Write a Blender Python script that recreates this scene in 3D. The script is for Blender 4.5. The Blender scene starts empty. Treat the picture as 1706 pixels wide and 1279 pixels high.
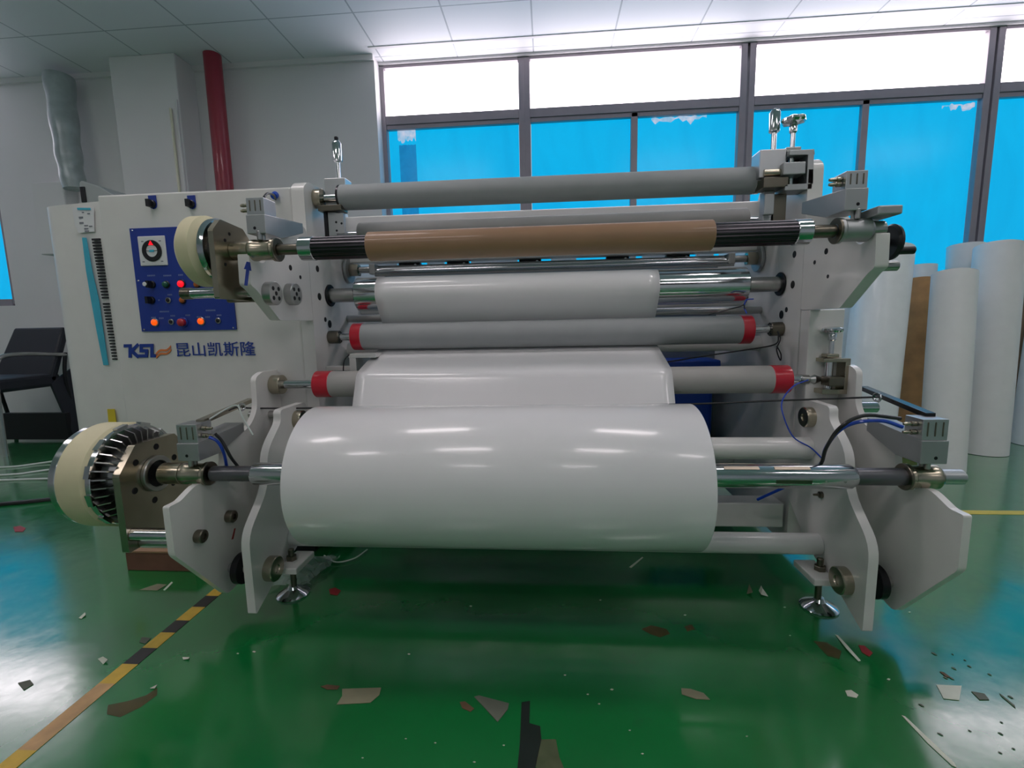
import bpy, bmesh, math, random
from mathutils import Vector, Matrix
random.seed(7)
C = bpy.context.scene
# ------------------------------------------------------------------ camera
W_, H_ = 1706.0, 1279.0
F, YAW, PIT, ROL, EYE = 777.33, -0.0773811, 0.1309697, -0.0203785, 1.05
cy, sy, cp, sp, cr, sr = math.cos(YAW), math.sin(YAW), math.cos(PIT), math.sin(PIT), math.cos(ROL), math.sin(ROL)
fw = Vector((sy*cp, cy*cp, -sp)); rt = Vector((cy, -sy, 0)); up = rt.cross(fw)
cx_ = cr*rt + sr*up; cu_ = -sr*rt + cr*up
cam = bpy.data.cameras.new('camera'); cam.sensor_width = 36; cam.lens = F*36/W_
cam.clip_start = 0.05; cam.clip_end = 100
co = bpy.data.objects.new('camera', cam); C.collection.objects.link(co)
co.matrix_world = Matrix(((cx_.x, cu_.x, -fw.x, 0), (cx_.y, cu_.y, -fw.y, 0), (cx_.z, cu_.z, -fw.z, EYE), (0, 0, 0, 1)))
C.camera = co
# ------------------------------------------------------------------ world, exposure
C.view_settings.view_transform = 'Standard'; C.view_settings.look = 'None'
C.view_settings.gamma = 1; C.view_settings.use_curve_mapping = False
C.view_settings.exposure = 0.0
wd = bpy.data.worlds.new('world'); C.world = wd; wd.use_nodes = True
wd.node_tree.nodes['Background'].inputs[0].default_value = (0.75, 0.85, 1, 1)
wd.node_tree.nodes['Background'].inputs[1].default_value = 0.6
# strengths of the light sources (lamps are built with the room)
LAMP = 12.3; SKYPANE = 5.5; BLUEPANE = 1.0

# rays through points of the photograph, met with a real plane of the room
def ray(px, py): return (cx_*((px-W_/2)/F) - cu_*((py-639.5)/F) + fw)
def aty(px, py, Y): d = ray(px, py); t = Y/d.y; return Vector((t*d.x, Y, EYE+t*d.z))
def atx(px, py, X): d = ray(px, py); t = X/d.x; return Vector((X, t*d.y, EYE+t*d.z))
def atz(px, py, Z=0.0): d = ray(px, py); t = (Z-EYE)/d.z; return Vector((t*d.x, t*d.y, Z))
def X_(px, py, Y): return aty(px, py, Y).x

# ------------------------------------------------------------------ materials
def lin(c): return tuple(((v/255)/12.92 if v/255 <= .04045 else ((v/255+.055)/1.055)**2.4) for v in c)
M = {}
def mat(name, rgb, rough=.5, metal=0, coat=0, var=.06, scale=12, bump=0, bscale=60, aniso=None, emit=None, alpha=None, spec=None):
    m = bpy.data.materials.new(name); m.use_nodes = True; nt = m.node_tree; N = nt.nodes; L = nt.links
    b = N['Principled BSDF']; c = lin(rgb)
    tc = N.new('ShaderNodeTexCoord'); nz = N.new('ShaderNodeTexNoise'); nz.inputs['Scale'].default_value = scale
    nz.inputs['Detail'].default_value = 3
    L.new(tc.outputs['Object'], nz.inputs['Vector'])
    mr = N.new('ShaderNodeMapRange'); mr.inputs[1].default_value = .3; mr.inputs[2].default_value = .7
    mr.inputs[3].default_value = 1-var; mr.inputs[4].default_value = 1+var
    L.new(nz.outputs['Fac'], mr.inputs[0])
    vm = N.new('ShaderNodeVectorMath'); vm.operation = 'SCALE'; vm.inputs[0].default_value = c
    L.new(mr.outputs[0], vm.inputs['Scale']); L.new(vm.outputs[0], b.inputs['Base Color'])
    b.inputs['Roughness'].default_value = rough; b.inputs['Metallic'].default_value = metal
    b.inputs['Coat Weight'].default_value = coat; b.inputs['Coat Roughness'].default_value = .08
    if spec is not None: b.inputs['Specular IOR Level'].default_value = spec
    if bump:
        n2 = N.new('ShaderNodeTexNoise'); n2.inputs['Scale'].default_value = bscale
        if aniso:
            mp = N.new('ShaderNodeMapping'); mp.inputs['Scale'].default_value = aniso
            L.new(tc.outputs['Object'], mp.inputs['Vector']); L.new(mp.outputs[0], n2.inputs['Vector'])
        else: L.new(tc.outputs['Object'], n2.inputs['Vector'])
        bp = N.new('ShaderNodeBump'); bp.inputs['Strength'].default_value = bump; bp.inputs['Distance'].default_value = .01
        L.new(n2.outputs['Fac'], bp.inputs['Height']); L.new(bp.outputs[0], b.inputs['Normal'])
    if emit:
        b.inputs['Emission Color'].default_value = (*lin(emit[0]), 1); b.inputs['Emission Strength'].default_value = emit[1]
    if alpha is not None: b.inputs['Alpha'].default_value = alpha
    M[name] = m; return m
mat('white_paint', (224, 223, 220), .28, coat=.3, var=.02)
mat('cream_paint', (222, 218, 196), .3, coat=.3, var=.03)
mat('wall_paint', (226, 225, 226), .75, var=.015, scale=2)
mat('paper_white', (236, 235, 236), .22, coat=.35, var=.008)
mat('paper_matte', (226, 226, 224), .55, var=.02)
mat('film_white', (232, 236, 238), .3, coat=.3, var=.03)
mat('rubber_grey', (158, 162, 163), .6, var=.03, bump=.1, bscale=500)
mat('rubber_warm', (168, 166, 162), .55, var=.03)
mat('chrome', (205, 207, 210), .12, 1, var=.03)
mat('steel', (178, 178, 176), .28, 1, var=.06, bump=.02, bscale=90, aniso=(1, 12, 12))
mat('nickel', (176, 168, 150), .26, 1, var=.08)
mat('nickel_dark', (120, 114, 102), .32, 1, var=.1)
mat('aluminium', (196, 198, 200), .36, 1, var=.04, bump=.02, bscale=120)
mat('alu_matte', (176, 179, 180), .48, .85, var=.04)
mat('sheet_steel', (130, 140, 146), .35, .8, var=.05)
mat('dark_shaft', (62, 60, 64), .25, .9, var=.1)
mat('grey_shaft', (112, 112, 116), .32, .8, var=.05)
mat('black_metal', (30, 30, 34), .4, .5, var=.1)
mat('black_plastic', (20, 21, 26), .4, var=.1)
mat('black_leather', (24, 27, 38), .5, var=.1, bump=.15, bscale=150)
mat('red_tape', (196, 22, 48), .3, coat=.4, var=.05)
mat('red_pipe', (146, 34, 54), .4, coat=.2, var=.04)
mat('blue_panel', (30, 58, 150), .4, var=.03)
mat('blue_plastic', (14, 70, 180), .35, var=.05)
mat('blue_ink', (28, 60, 150), .5, var=.02)
mat('orange_ink', (226, 130, 70), .5, var=.02)
mat('cream_ceramic', (216, 208, 172), .55, var=.03)
mat('cardboard', (158, 122, 92), .5, coat=.25, var=.05, scale=9)
mat('kraft', (182, 136, 88), .7, var=.25, scale=7)
mat('wood', (120, 82, 66), .7, var=.2, scale=8)
mat('clear_plastic', (205, 220, 220), .15, var=.03, alpha=.35)
mat('duct_plastic', (172, 182, 184), .35, .2, var=.12, bump=.5, bscale=12)
mat('grey_plastic', (170, 176, 176), .5, var=.04)
mat('teal_ink', (64, 176, 204), .5, var=.08)
mat('yellow', (224, 200, 50), .5, var=.05)
mat('tape_yellow', (206, 170, 60), .5, var=.12, scale=20)
mat('tape_black', (46, 42, 40), .5, var=.3, scale=20)
mat('tape_worn', (190, 152, 104), .5, var=.2, scale=16)
mat('line_yellow', (200, 180, 70), .5, var=.1)
mat('label_white', (220, 222, 224), .5, var=.02)
mat('ink_grey', (120, 124, 132), .6, var=.02)
mat('ink_pale', (150, 165, 205), .6, var=.02)
mat('lamp_red', (240, 20, 40), .3, emit=((255, 20, 40), .9))
mat('lamp_orange', (240, 90, 20), .3, emit=((255, 90, 10), .8))
mat('lamp_amber_off', (176, 96, 44), .3)
mat('button_green', (28, 92, 72), .35)
mat('button_red', (178, 34, 48), .35, coat=.3)
mat('cable_black', (22, 22, 26), .45, coat=.1)
mat('cable_blue', (20, 70, 190), .35, coat=.3)
mat('cable_white', (205, 212, 208), .4)
mat('frame_alu', (150, 143, 150), .4, .3, var=.04)
mat('scrap_tan', (132, 128, 104), .7, var=.1)
mat('scrap_grey', (96, 100, 88), .7, var=.15)
mat('scrap_brown', (96, 72, 50), .7, var=.2)
mat('scrap_white', (205, 208, 192), .6, var=.05)
mat('scrap_red', (150, 36, 40), .5, var=.1)
mat('scrap_dull_red', (112, 66, 44), .6, var=.3, scale=30, alpha=.3)
mat('scrap_dark', (34, 36, 40), .6, var=.3, alpha=.55)
mat('bare_concrete', (110, 110, 84), .7, var=.3, scale=30, alpha=.4)
mat('lamp_panel', (255, 255, 255), .5, emit=((255, 243, 246), LAMP))

def floor_material():
    m = mat('floor_green', (14, 118, 56), .22, var=0); nt = m.node_tree; N = nt.nodes; L = nt.links; b = N['Principled BSDF']
    tc = N.new('ShaderNodeTexCoord')
    n = N.new('ShaderNodeTexNoise'); n.inputs['Scale'].default_value = 1.3; n.inputs['Detail'].default_value = 6
    L.new(tc.outputs['Object'], n.inputs['Vector'])
    r = N.new('ShaderNodeValToRGB'); r.color_ramp.elements[0].position = .3; r.color_ramp.elements[1].position = .7
    r.color_ramp.elements[0].color = (*lin((10, 104, 48)), 1); r.color_ramp.elements[1].color = (*lin((18, 124, 60)), 1)
    L.new(n.outputs['Fac'], r.inputs[0])
    # fine dirt flecks and scuffs
    v = N.new('ShaderNodeTexNoise'); v.inputs['Scale'].default_value = 9; v.inputs['Detail'].default_value = 8; v.inputs['Roughness'].default_value = .7
    L.new(tc.outputs['Object'], v.inputs['Vector'])
    r2 = N.new('ShaderNodeValToRGB'); r2.color_ramp.elements[0].position = .62; r2.color_ramp.elements[1].position = .78
    r2.color_ramp.elements[1].color = (.35, .35, .35, 1)
    L.new(v.outputs['Fac'], r2.inputs[0])
    mx = N.new('ShaderNodeMix'); mx.data_type = 'RGBA'; mx.inputs[7].default_value = (*lin((40, 92, 56)), 1)
    L.new(r2.outputs[0], mx.inputs[0]); L.new(r.outputs[0], mx.inputs[6]); L.new(mx.outputs[2], b.inputs['Base Color'])
    rr = N.new('ShaderNodeMapRange'); rr.inputs[1].default_value = .3; rr.inputs[2].default_value = .75; rr.inputs[3].default_value = .10; rr.inputs[4].default_value = .22
    L.new(v.outputs['Fac'], rr.inputs[0]); L.new(rr.outputs[0], b.inputs['Roughness'])
    bp = N.new('ShaderNodeBump'); bp.inputs['Strength'].default_value = .07; bp.inputs['Distance'].default_value = .01
    n3 = N.new('ShaderNodeTexNoise'); n3.inputs['Scale'].default_value = 6; n3.inputs['Detail'].default_value = 4
    L.new(tc.outputs['Object'], n3.inputs['Vector']); L.new(n3.outputs['Fac'], bp.inputs['Height']); L.new(bp.outputs[0], b.inputs['Normal'])
    L.new(bp.outputs[0], b.inputs['Coat Normal']); L.new(rr.outputs[0], b.inputs['Coat Roughness'])
    b.inputs['Coat Weight'].default_value = 1; b.inputs['Coat IOR'].default_value = 1.65; b.inputs['Coat Roughness'].default_value = .10
    return m
floor_material()

def ceiling_material():
    m = mat('ceiling_tile', (196, 200, 202), .6, var=0); nt = m.node_tree; N = nt.nodes; L = nt.links; b = N['Principled BSDF']
    g = N.new('ShaderNodeNewGeometry'); s = N.new('ShaderNodeSeparateXYZ'); L.new(g.outputs['Position'], s.inputs[0])
    def line(out, off, pitch, w):
        a = N.new('ShaderNodeMath'); a.operation = 'ADD'; a.inputs[1].default_value = off+100*pitch; L.new(out, a.inputs[0])
        d = N.new('ShaderNodeMath'); d.operation = 'DIVIDE'; d.inputs[1].default_value = pitch; L.new(a.outputs[0], d.inputs[0])
        f = N.new('ShaderNodeMath'); f.operation = 'FRACT'; L.new(d.outputs[0], f.inputs[0])
        p = N.new('ShaderNodeMath'); p.operation = 'PINGPONG'; p.inputs[1].default_value = .5; L.new(f.outputs[0], p.inputs[0])
        l = N.new('ShaderNodeMath'); l.operation = 'LESS_THAN'; l.inputs[1].default_value = w; L.new(p.outputs[0], l.inputs[0]); return l
    a = line(s.outputs[0], .10, .703, .009); c = line(s.outputs[1], -3.935, .62, .009)
    mx = N.new('ShaderNodeMath'); mx.operation = 'MAXIMUM'; L.new(a.outputs[0], mx.inputs[0]); L.new(c.outputs[0], mx.inputs[1])
    k = N.new('ShaderNodeMix'); k.data_type = 'RGBA'; k.inputs[6].default_value = (*lin((232, 234, 238)), 1); k.inputs[7].default_value = (*lin((178, 184, 190)), 1)
    L.new(mx.outputs[0], k.inputs[0]); L.new(k.outputs[2], b.inputs['Base Color'])
ceiling_material()

def pane_material(name, c1, c2, strength, streak):
    m = bpy.data.materials.new(name); m.use_nodes = True; nt = m.node_tree; N = nt.nodes; L = nt.links
    b = N['Principled BSDF']; b.inputs['Base Color'].default_value = (.02, .03, .04, 1); b.inputs['Roughness'].default_value = .2; b.inputs['Specular IOR Level'].default_value = .15
    tc = N.new('ShaderNodeTexCoord'); mp = N.new('ShaderNodeMapping'); mp.inputs['Scale'].default_value = streak
    n = N.new('ShaderNodeTexNoise'); n.inputs['Scale'].default_value = 3; n.inputs['Detail'].default_value = 7; n.inputs['Distortion'].default_value = 1.2
    L.new(tc.outputs['Object'], mp.inputs[0]); L.new(mp.outputs[0], n.inputs['Vector'])
    r = N.new('ShaderNodeValToRGB'); r.color_ramp.elements[0].position = .35; r.color_ramp.elements[1].position = .72
    r.color_ramp.elements[0].color = (*lin(c1), 1); r.color_ramp.elements[1].color = (*lin(c2), 1)
    L.new(n.outputs['Fac'], r.inputs[0]); L.new(r.outputs[0], b.inputs['Emission Color']); b.inputs['Emission Strength'].default_value = strength
    M[name] = m
pane_material('sky_pane', (255, 247, 255), (250, 236, 246), SKYPANE, (1, 1, 1.5))
pane_material('blue_film', (0, 178, 234), (0, 168, 226), BLUEPANE, (1, 1, .35))
pane_material('film_patch', (225, 225, 245), (90, 190, 235), .8, (3, 3, 3))
pane_material('film_dark', (10, 130, 195), (20, 145, 210), .8, (3, 3, 3))

# ------------------------------------------------------------------ object helpers
WL = {}                                       # world position of every object made
def _link(o, loc, parent):
    C.collection.objects.link(o); loc = Vector(loc)
    o.parent = parent
    o.location = loc - (WL[parent.name] if parent else Vector((0, 0, 0)))
    WL[o.name] = loc; return o
def tag(o, label=None, cat=None, group=None, kind=None):
    if label: o['label'] = label
    if cat: o['category'] = cat
    if group: o['group'] = group
    if kind: o['kind'] = kind
    return o
def empty(name, loc, label, cat, group=None):
    return tag(_link(bpy.data.objects.new(name, None), loc, None), label, cat, group)
def obj(name, bm, m, parent=None, bevel=0, smooth=True, angle=35, label=None, mats=None):
    bmesh.ops.remove_doubles(bm, verts=bm.verts, dist=1e-6)
    bmesh.ops.recalc_face_normals(bm, faces=bm.faces)
    xs = [v.co for v in bm.verts]
    lo = Vector((min(v.x for v in xs), min(v.y for v in xs), min(v.z for v in xs))); hi = Vector((max(v.x for v in xs), max(v.y for v in xs), max(v.z for v in xs)))
    c = (lo+hi)/2; bmesh.ops.translate(bm, verts=bm.verts, vec=-c)
    if smooth:
        for f in bm.faces: f.smooth = True
        a = math.radians(angle)
        for e in bm.edges:
            if len(e.link_faces) == 2 and e.calc_face_angle(0) > a: e.smooth = False
    me = bpy.data.meshes.new(name); bm.to_mesh(me); bm.free()
    for k in (mats or [m]): me.materials.append(M[k] if isinstance(k, str) else k)
    o = _link(bpy.data.objects.new(name, me), c, parent)
    if bevel:
        md = o.modifiers.new('bevel', 'BEVEL'); md.width = bevel; md.segments = 2; md.limit_method = 'ANGLE'; md.angle_limit = math.radians(40)
    if label: o['label'] = label
    return o
def NB(): return bmesh.new()
def bx(bm, x0, x1, y0, y1, z0, z1, mi=0):
    v = [bm.verts.new(p) for p in ((x0,y0,z0),(x1,y0,z0),(x1,y1,z0),(x0,y1,z0),(x0,y0,z1),(x1,y0,z1),(x1,y1,z1),(x0,y1,z1))]
    for q in ((0,3,2,1),(4,5,6,7),(0,1,5,4),(1,2,6,5),(2,3,7,6),(3,0,4,7)):
        f = bm.faces.new([v[i] for i in q]); f.material_index = mi
    return bm
def box(name, x0, x1, y0, y1, z0, z1, m, parent=None, bevel=.003, **k):
    return obj(name, bx(NB(), min(x0,x1), max(x0,x1), min(y0,y1), max(y0,y1), min(z0,z1), max(z0,z1)), m, parent, bevel, smooth=False, **k)
def frame_of(d):
    d = Vector(d).normalized(); a = Vector((0,0,1)) if abs(d.z) < .9 else Vector((0,1,0))
    u = d.cross(a).normalized(); return d, u, d.cross(u).normalized()
def lathe(bm, o, d, prof, n=40, mi=0, closed=True):
    """prof: list of (distance along d, radius)"""
    o = Vector(o); d, u, w = frame_of(d); rings = []
    for t, r in prof:
        if r < 1e-6: rings.append([bm.verts.new(o+d*t)]); continue
        rings.append([bm.verts.new(o+d*t+(u*math.cos(2*math.pi*i/n)+w*math.sin(2*math.pi*i/n))*r) for i in range(n)])
    for a, b in zip(rings, rings[1:]):
        for i in range(n):
            j = (i+1) % n
            if len(a) == 1 and len(b) == 1: break
            if len(a) == 1: f = bm.faces.new((a[0], b[i], b[j]))
            elif len(b) == 1: f = bm.faces.new((a[i], b[0], a[j]))
            else: f = bm.faces.new((a[i], b[i], b[j], a[j]))
            f.material_index = mi
    if closed:
        for q in (rings[0], rings[-1]):
            if len(q) > 2: bm.faces.new(q).material_index = mi
    return bm
def cyl(name, p0, p1, r, m, parent=None, n=36, ch=.002, r2=None, **k):
    p0 = Vector(p0); p1 = Vector(p1); L = (p1-p0).length; r2 = r if r2 is None else r2; ch = min(ch, r*.4, r2*.4, L*.3)
    return obj(name, lathe(NB(), p0, p1-p0, [(0, r-ch), (ch, r), (L-ch, r2), (L, r2-ch)], n), m, parent, **k)
def cx(name, x0, x1, y, z, r, m, parent=None, **k): return cyl(name, (min(x0,x1), y, z), (max(x0,x1), y, z), r, m, parent, **k)
def tubebm(bm, pts, r, n=10, sub=6, mi=0):
    P = [Vector(p) for p in pts]; Q = []
    if len(P) > 2 and sub > 1:
        E_ = [P[0]*2-P[1]] + P + [P[-1]*2-P[-2]]
        for i in range(1, len(E_)-2):
            a, b, c, d = E_[i-1:i+3]
            for k in range(sub):
                t = k/sub
                Q.append(.5*((2*b)+(c-a)*t+(2*a-5*b+4*c-d)*t*t+(3*b-a-3*c+d)*t**3))
        Q.append(P[-1])
    else: Q = P
    rings = []; _, u, w = frame_of(Q[1]-Q[0])
    for i, q in enumerate(Q):
        d = (Q[min(i+1, len(Q)-1)]-Q[max(i-1, 0)]).normalized()
        u = (u-d*u.dot(d)).normalized(); w = d.cross(u)
        rr = r(i/(len(Q)-1)) if callable(r) else r
        rings.append([bm.verts.new(q+(u*math.cos(2*math.pi*k/n)+w*math.sin(2*math.pi*k/n))*rr) for k in range(n)])
    for a, b in zip(rings, rings[1:]):
        for i in range(n):
            bm.faces.new((a[i], b[i], b[(i+1)%n], a[(i+1)%n])).material_index = mi
    for q in (rings[0], rings[-1]): bm.faces.new(q).material_index = mi
    return bm
def tube(name, pts, r, m, parent=None, **k):
    lb = k.pop('label', None); return obj(name, tubebm(NB(), pts, r, **k), m, parent, label=lb)
def prism_x(bm, poly, x0, x1, mi=0):
    """poly in (y, z), extruded along x"""
    a = [bm.verts.new((x0, y, z)) for y, z in poly]; b = [bm.verts.new((x1, y, z)) for y, z in poly]
    bm.faces.new(a).material_index = mi; bm.faces.new(b).material_index = mi
    n = len(poly)
    for i in range(n): bm.faces.new((a[i], a[(i+1)%n], b[(i+1)%n], b[i])).material_index = mi
    return bm
def smooth_poly(poly, r=.03, n=4):
    """round the corners of a polygon"""
    out = []; N_ = len(poly)
    for i in range(N_):
        p = Vector((*poly[i][:2],)); a = Vector((*poly[i-1][:2],)); b = Vector((*poly[(i+1) % N_][:2],))
        rr = poly[i][2] if len(poly[i]) > 2 else r
        da = (a-p); db = (b-p); k = min(rr, da.length*.45, db.length*.45)
        s = p+da.normalized()*k; e = p+db.normalized()*k
        for j in range(n+1):
            t = j/n; out.append(tuple(s*(1-t)**2+p*2*t*(1-t)+e*t*t))
    return out
def plate_x(name, poly, x0, x1, m, parent, r=.02, bevel=.003, holes=(), **k):
    bm = prism_x(NB(), smooth_poly(poly, r), x0, x1)
    xin = x0 if abs(x0) < abs(x1) else x1; s = -1 if xin > 0 else 1     # dark bores on the inner face
    for y, z, hr in holes: lathe(bm, (xin+s*.0008, y, z), (-s, 0, 0), [(0, hr), (.004, hr*.98)], 16, mi=1)
    return obj(name, bm, m, parent, 0, mats=[m, 'black_metal'], angle=25, **k)
def ring(bm, o, d, ri, ro, t, n=40, mi=0):
    return lathe(bm, o, d, [(0, ri), (0, ro-.002), (.002, ro), (t-.002, ro), (t, ro-.002), (t, ri), (0, ri)], n, mi, closed=False)

# ------------------------------------------------------------------ the room
YW, YL, CEIL = 4.69, 4.53, 3.50
XL, XR, YF = -7.5, 8.0, -5.0
def S(o): o['kind'] = 'structure'; return o
S(box('floor', XL, XR, YF, YW+.4, -.1, 0, 'floor_green', bevel=0))
S(box('ceiling', XL, XR, YF, YW+.4, CEIL, CEIL+.1, 'ceiling_tile', bevel=0))
S(box('wall_left', XL-.1, XL, YF, YW+.4, 0, CEIL, 'wall_paint', bevel=0))
S(box('wall_right', XR, XR+.1, YF, YW+.4, 0, CEIL, 'wall_paint', bevel=0))
S(box('wall_front', XL, XR, YF-.1, YF, 0, CEIL, 'wall_paint', bevel=0))
XJ = X_(640, 150, YW)                         # left jamb of the big window
SILL = 1.15; HEAD = 3.475
wl = aty(24, 500, YL).x; wz0 = 1.33
b = NB()
bx(b, wl, XJ-.03, YL, YW+.3, 0, CEIL)         # plastered wall left of the window band
bx(b, XL, wl, YL, YW+.3, 0, wz0); bx(b, XL, wl, YL, YW+.3, HEAD, CEIL)
bx(b, XJ-.03, XR, YW-.02, YW+.3, 0, SILL); bx(b, XJ-.03, XR, YW-.02, YW+.3, HEAD+.03, CEIL)
S(obj('wall_back', b, 'wall_paint', smooth=False))
# column with two thin conduits
ca = -3.93; cb = -3.30
b = NB(); bx(b, ca, cb, 4.28, YL, 0, CEIL)
S(obj('trim_1', b, 'wall_paint', bevel=.01, smooth=False))
b = NB(); bx(b, wl, XJ-.03, YL-.03, YL, CEIL-.045, CEIL); S(obj('trim_2', b, 'wall_paint', smooth=False))
b = NB(); bx(b, XJ-.03, XR, YW-.30, YW-.27, CEIL-.006, CEIL); bx(b, XJ-.03, XR, YW-.05, YW-.02, CEIL-.02, CEIL); S(obj('trim_3', b, 'wall_paint', smooth=False))

def window(name, x0, x1, split, y, z0, zt, z1, seam=None):
    w = bpy.data.objects.new(name, None); _link(w, ((x0+x1)/2, y, z0), None); w['kind'] = 'structure'
    f = .055
    b = NB(); dy0, dy1 = y-.03, y+.05
    bx(b, x0-f, x0, dy0, dy1, z0, z1); bx(b, x1, x1+f, dy0, dy1, z0, z1)
    bx(b, x0, x1, dy0, dy1, zt-.05, zt+.03); bx(b, x0, x1, dy0, dy1, z1-.02, z1+.03); bx(b, x0, x1, dy0, dy1, z0-.02, z0+.05)
    bx(b, x0, x1, y-.02, y+.03, zt-.09, zt-.05)
    if split: bx(b, split-.03, split+.03, dy0+.01, dy1, z0, zt-.03)
    obj('window_frame', b, 'frame_alu', w, bevel=.004, smooth=False)
    box('upper_pane', x0, x1, y+.02, y+.03, zt+.03, z1-.02, 'sky_pane', w, bevel=0, label='bright uncovered upper pane')
    cuts = [x0] + ([split] if split else []) + [x1]
    for a, c in zip(cuts, cuts[1:]):
        box('lower_pane', a+.005, c-.005, y+.022, y+.03, z0+.05, zt-.05, 'blue_film', w, bevel=0, label='lower pane behind blue film')
    return w
ZT = 3.0
xs = [(aty(642,150,YW).x, aty(864,150,YW).x, None), (aty(883,150,YW).x, aty(1232,120,YW).x, aty(1056,240,YW).x),
      (aty(1257,120,YW).x, aty(1641,90,YW).x, aty(1436,240,YW).x)]
d = xs[2][1]-xs[2][0]; xs.append((xs[2][1]+.13, xs[2][1]+.13+d, xs[2][1]+.13+d*.48)); xs.append((xs[3][1]+.13, XR-.1, None))
wins = [window('window_%d' % (i+1), a, c, s, YW, SILL, ZT, HEAD) for i, (a, c, s) in enumerate(xs)]
wL = window('window_6', XL+.1, wl-.06, None, YL+.06, wz0+.02, 2.75, HEAD)
# peeling film, tape and patches stuck on the panes
def patch(name, x0, x1, z0, z1, m, parent, lab, jag=.02):
    b = NB(); n = 14; vs = []
    for i in range(n+1): vs.append((x0+(x1-x0)*i/n, z0+random.uniform(0, jag)))
    for i in range(n+1): vs.append((x1+(x0-x1)*i/n, z1-random.uniform(0, jag*.3)))
    a = [b.verts.new((x, YW+.014, z)) for x, z in vs]; c = [b.verts.new((x, YW+.020, z)) for x, z in vs]
    b.faces.new(a); b.faces.new(c); k = len(vs)
    for i in range(k): b.faces.new((a[i], a[(i+1)%k], c[(i+1)%k], c[i]))
    obj(name, b, m, parent, smooth=False, label=lab)
p = lambda x, y: aty(x, y, YW)
patch('film_strip', p(664,240).x, p(692,240).x, p(0,300).z-.8, p(676,240).z, 'film_dark', wins[0], 'darker blue vertical strip', .02)
patch('film_tear', p(661,212).x, p(691,212).x, p(676,238).z, p(676,210).z, 'film_patch', wins[0], 'crumpled pale patch', .06)
patch('film_tear', p(1086,200).x, p(1178,200).x, p(1130,208).z, p(1130,192).z, 'film_patch', wins[1], 'wrinkled pale film edge', .07)
patch('film_tear', p(1572,180).x, p(1626,180).x, p(1600,186).z, p(1600,170).z, 'film_patch', wins[2], 'wrinkled pale film corner', .07)
# ceiling lamps of the room, in rows above and behind the photographer
def lamp(x, y, lab):
    r = empty('ceiling_lamp', (x, y, CEIL-.02), lab, 'lamp', 'ceiling lamps in rows over the hall')
    box('lamp_housing', x-.62, x+.62, y-.17, y+.17, CEIL-.05, CEIL-.002, 'white_paint', r)
    box('light_panel', x-.6, x+.6, y-.15, y+.15, CEIL-.056, CEIL-.05, 'lamp_panel', r, bevel=0)
for i, (x, y) in enumerate([(-4.6, 1.6), (-1.5, 1.6), (1.9, 1.6), (5.2, 1.6), (-4.2, -.4), (-1.2, -.4), (1.9, -.4), (5.0, -.4), (-1.6, -3.2), (2.2, -3.2)]):
    lamp(x, y, 'long white ceiling lamp panel in a row over the hall')

# ================================================================== THE SLITTING MACHINE
XI = 1.0
mc = empty('slitting_machine', (0, 2.4, 0), 'large white slitting and rewinding machine with control cabinet and steel rollers', 'machine')
# side frames
def side_frame(s):
    top = 1.655
    poly = [(1.95, .09), (1.95, top-.03), (1.99, top), (2.35, top), (2.45, 1.50), (2.85, 1.46), (2.95, 1.3), (2.95, .09)]
    hs = [(2.02, 1.30, .014), (2.06, 1.08, .011), (2.10, 1.06, .018), (2.06, 1.40, .012), (2.20, 1.40, .012), (2.02, 1.18, .016), (2.15, .80, .014), (2.03, .76, .014)]
    plate_x('side_frame', poly, s*XI, s*(XI+.055), 'white_paint', mc, r=.02, holes=hs)
side_frame(-1); side_frame(1)
# lower cover column on the right frame
box('column_cover', XI+.055, XI+.13, 1.90, 2.9, .09, 1.075, 'white_paint', mc)
box('column_cover', XI+.002, XI+.13, 1.885, 1.948, .35, 1.075, 'white_paint', mc, label='white front cover plate')
# cabinet
xc0 = X_(160, 330, 1.95); ztop = 1.628
cab = box('cabinet', xc0, -XI-.058, 1.955, 2.75, .08, ztop, 'white_paint', mc, bevel=.008, label='white control cabinet')
box('plinth', xc0+.05, -XI-.1, 2.0, 2.7, 0.0, .08, 'black_metal', cab)
YC = 1.953
def cpt(x, y): return aty(x, y, YC)
pa, pb = cpt(216, 381), cpt(397, 549)
pa2 = cpt(378, 376)
px0, px1, pz0, pz1 = pa.x, pb.x, pb.z, pa.z
px0 = (cpt(216,381).x+cpt(239,551).x)/2; px1 = (cpt(378,376).x+cpt(396,549).x)/2
pnl = box('control_panel', px0, px1, YC-.006, YC, pz0, pz1, 'blue_panel', cab, bevel=.001, label='blue control panel')
for u in (.03, .97):
    for v in (.02, .5, .98):
        if u > .5 and v == .5: continue
        obj('panel_screw', lathe(NB(), (px0+(px1-px0)*u, YC-.006, pz0+(pz1-pz0)*v), (0, -1, 0), [(0, .004), (.002, .003)], 10), 'chrome', cab)
YP = YC-.006
def ppt(x, y): return aty(x, y, YP)
# dial
da, db = ppt(232, 395), ppt(279, 441)
dc = Vector(((da.x+db.x)/2, YP, (da.z+db.z)/2)); dw = .062
bz = box('dial_bezel', dc.x-dw, dc.x+dw, YP-.006, YP, dc.z-dw, dc.z+dw, 'label_white', cab, bevel=.004, label='square beige dial plate')
b = NB(); ring(b, (dc.x, YP-.007, dc.z), (0, -1, 0), .026, .045, .003, 40)
obj('dial_ring', b, 'black_plastic', cab)
b = NB(); lathe(b, (dc.x, YP-.006, dc.z), (0, -1, 0), [(0, .027), (.002, .026)], 30); bx(b, dc.x-.028, dc.x+.026, YP-.0095, YP-.008, dc.z-.001, dc.z+.001, 1); bx(b, dc.x-.010, dc.x+.010, YP-.0098, YP-.008, dc.z-.005, dc.z+.004, 2)
obj('dial_face', b, 'label_white', cab, mats=['label_white', 'black_plastic', 'teal_ink'])
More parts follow.
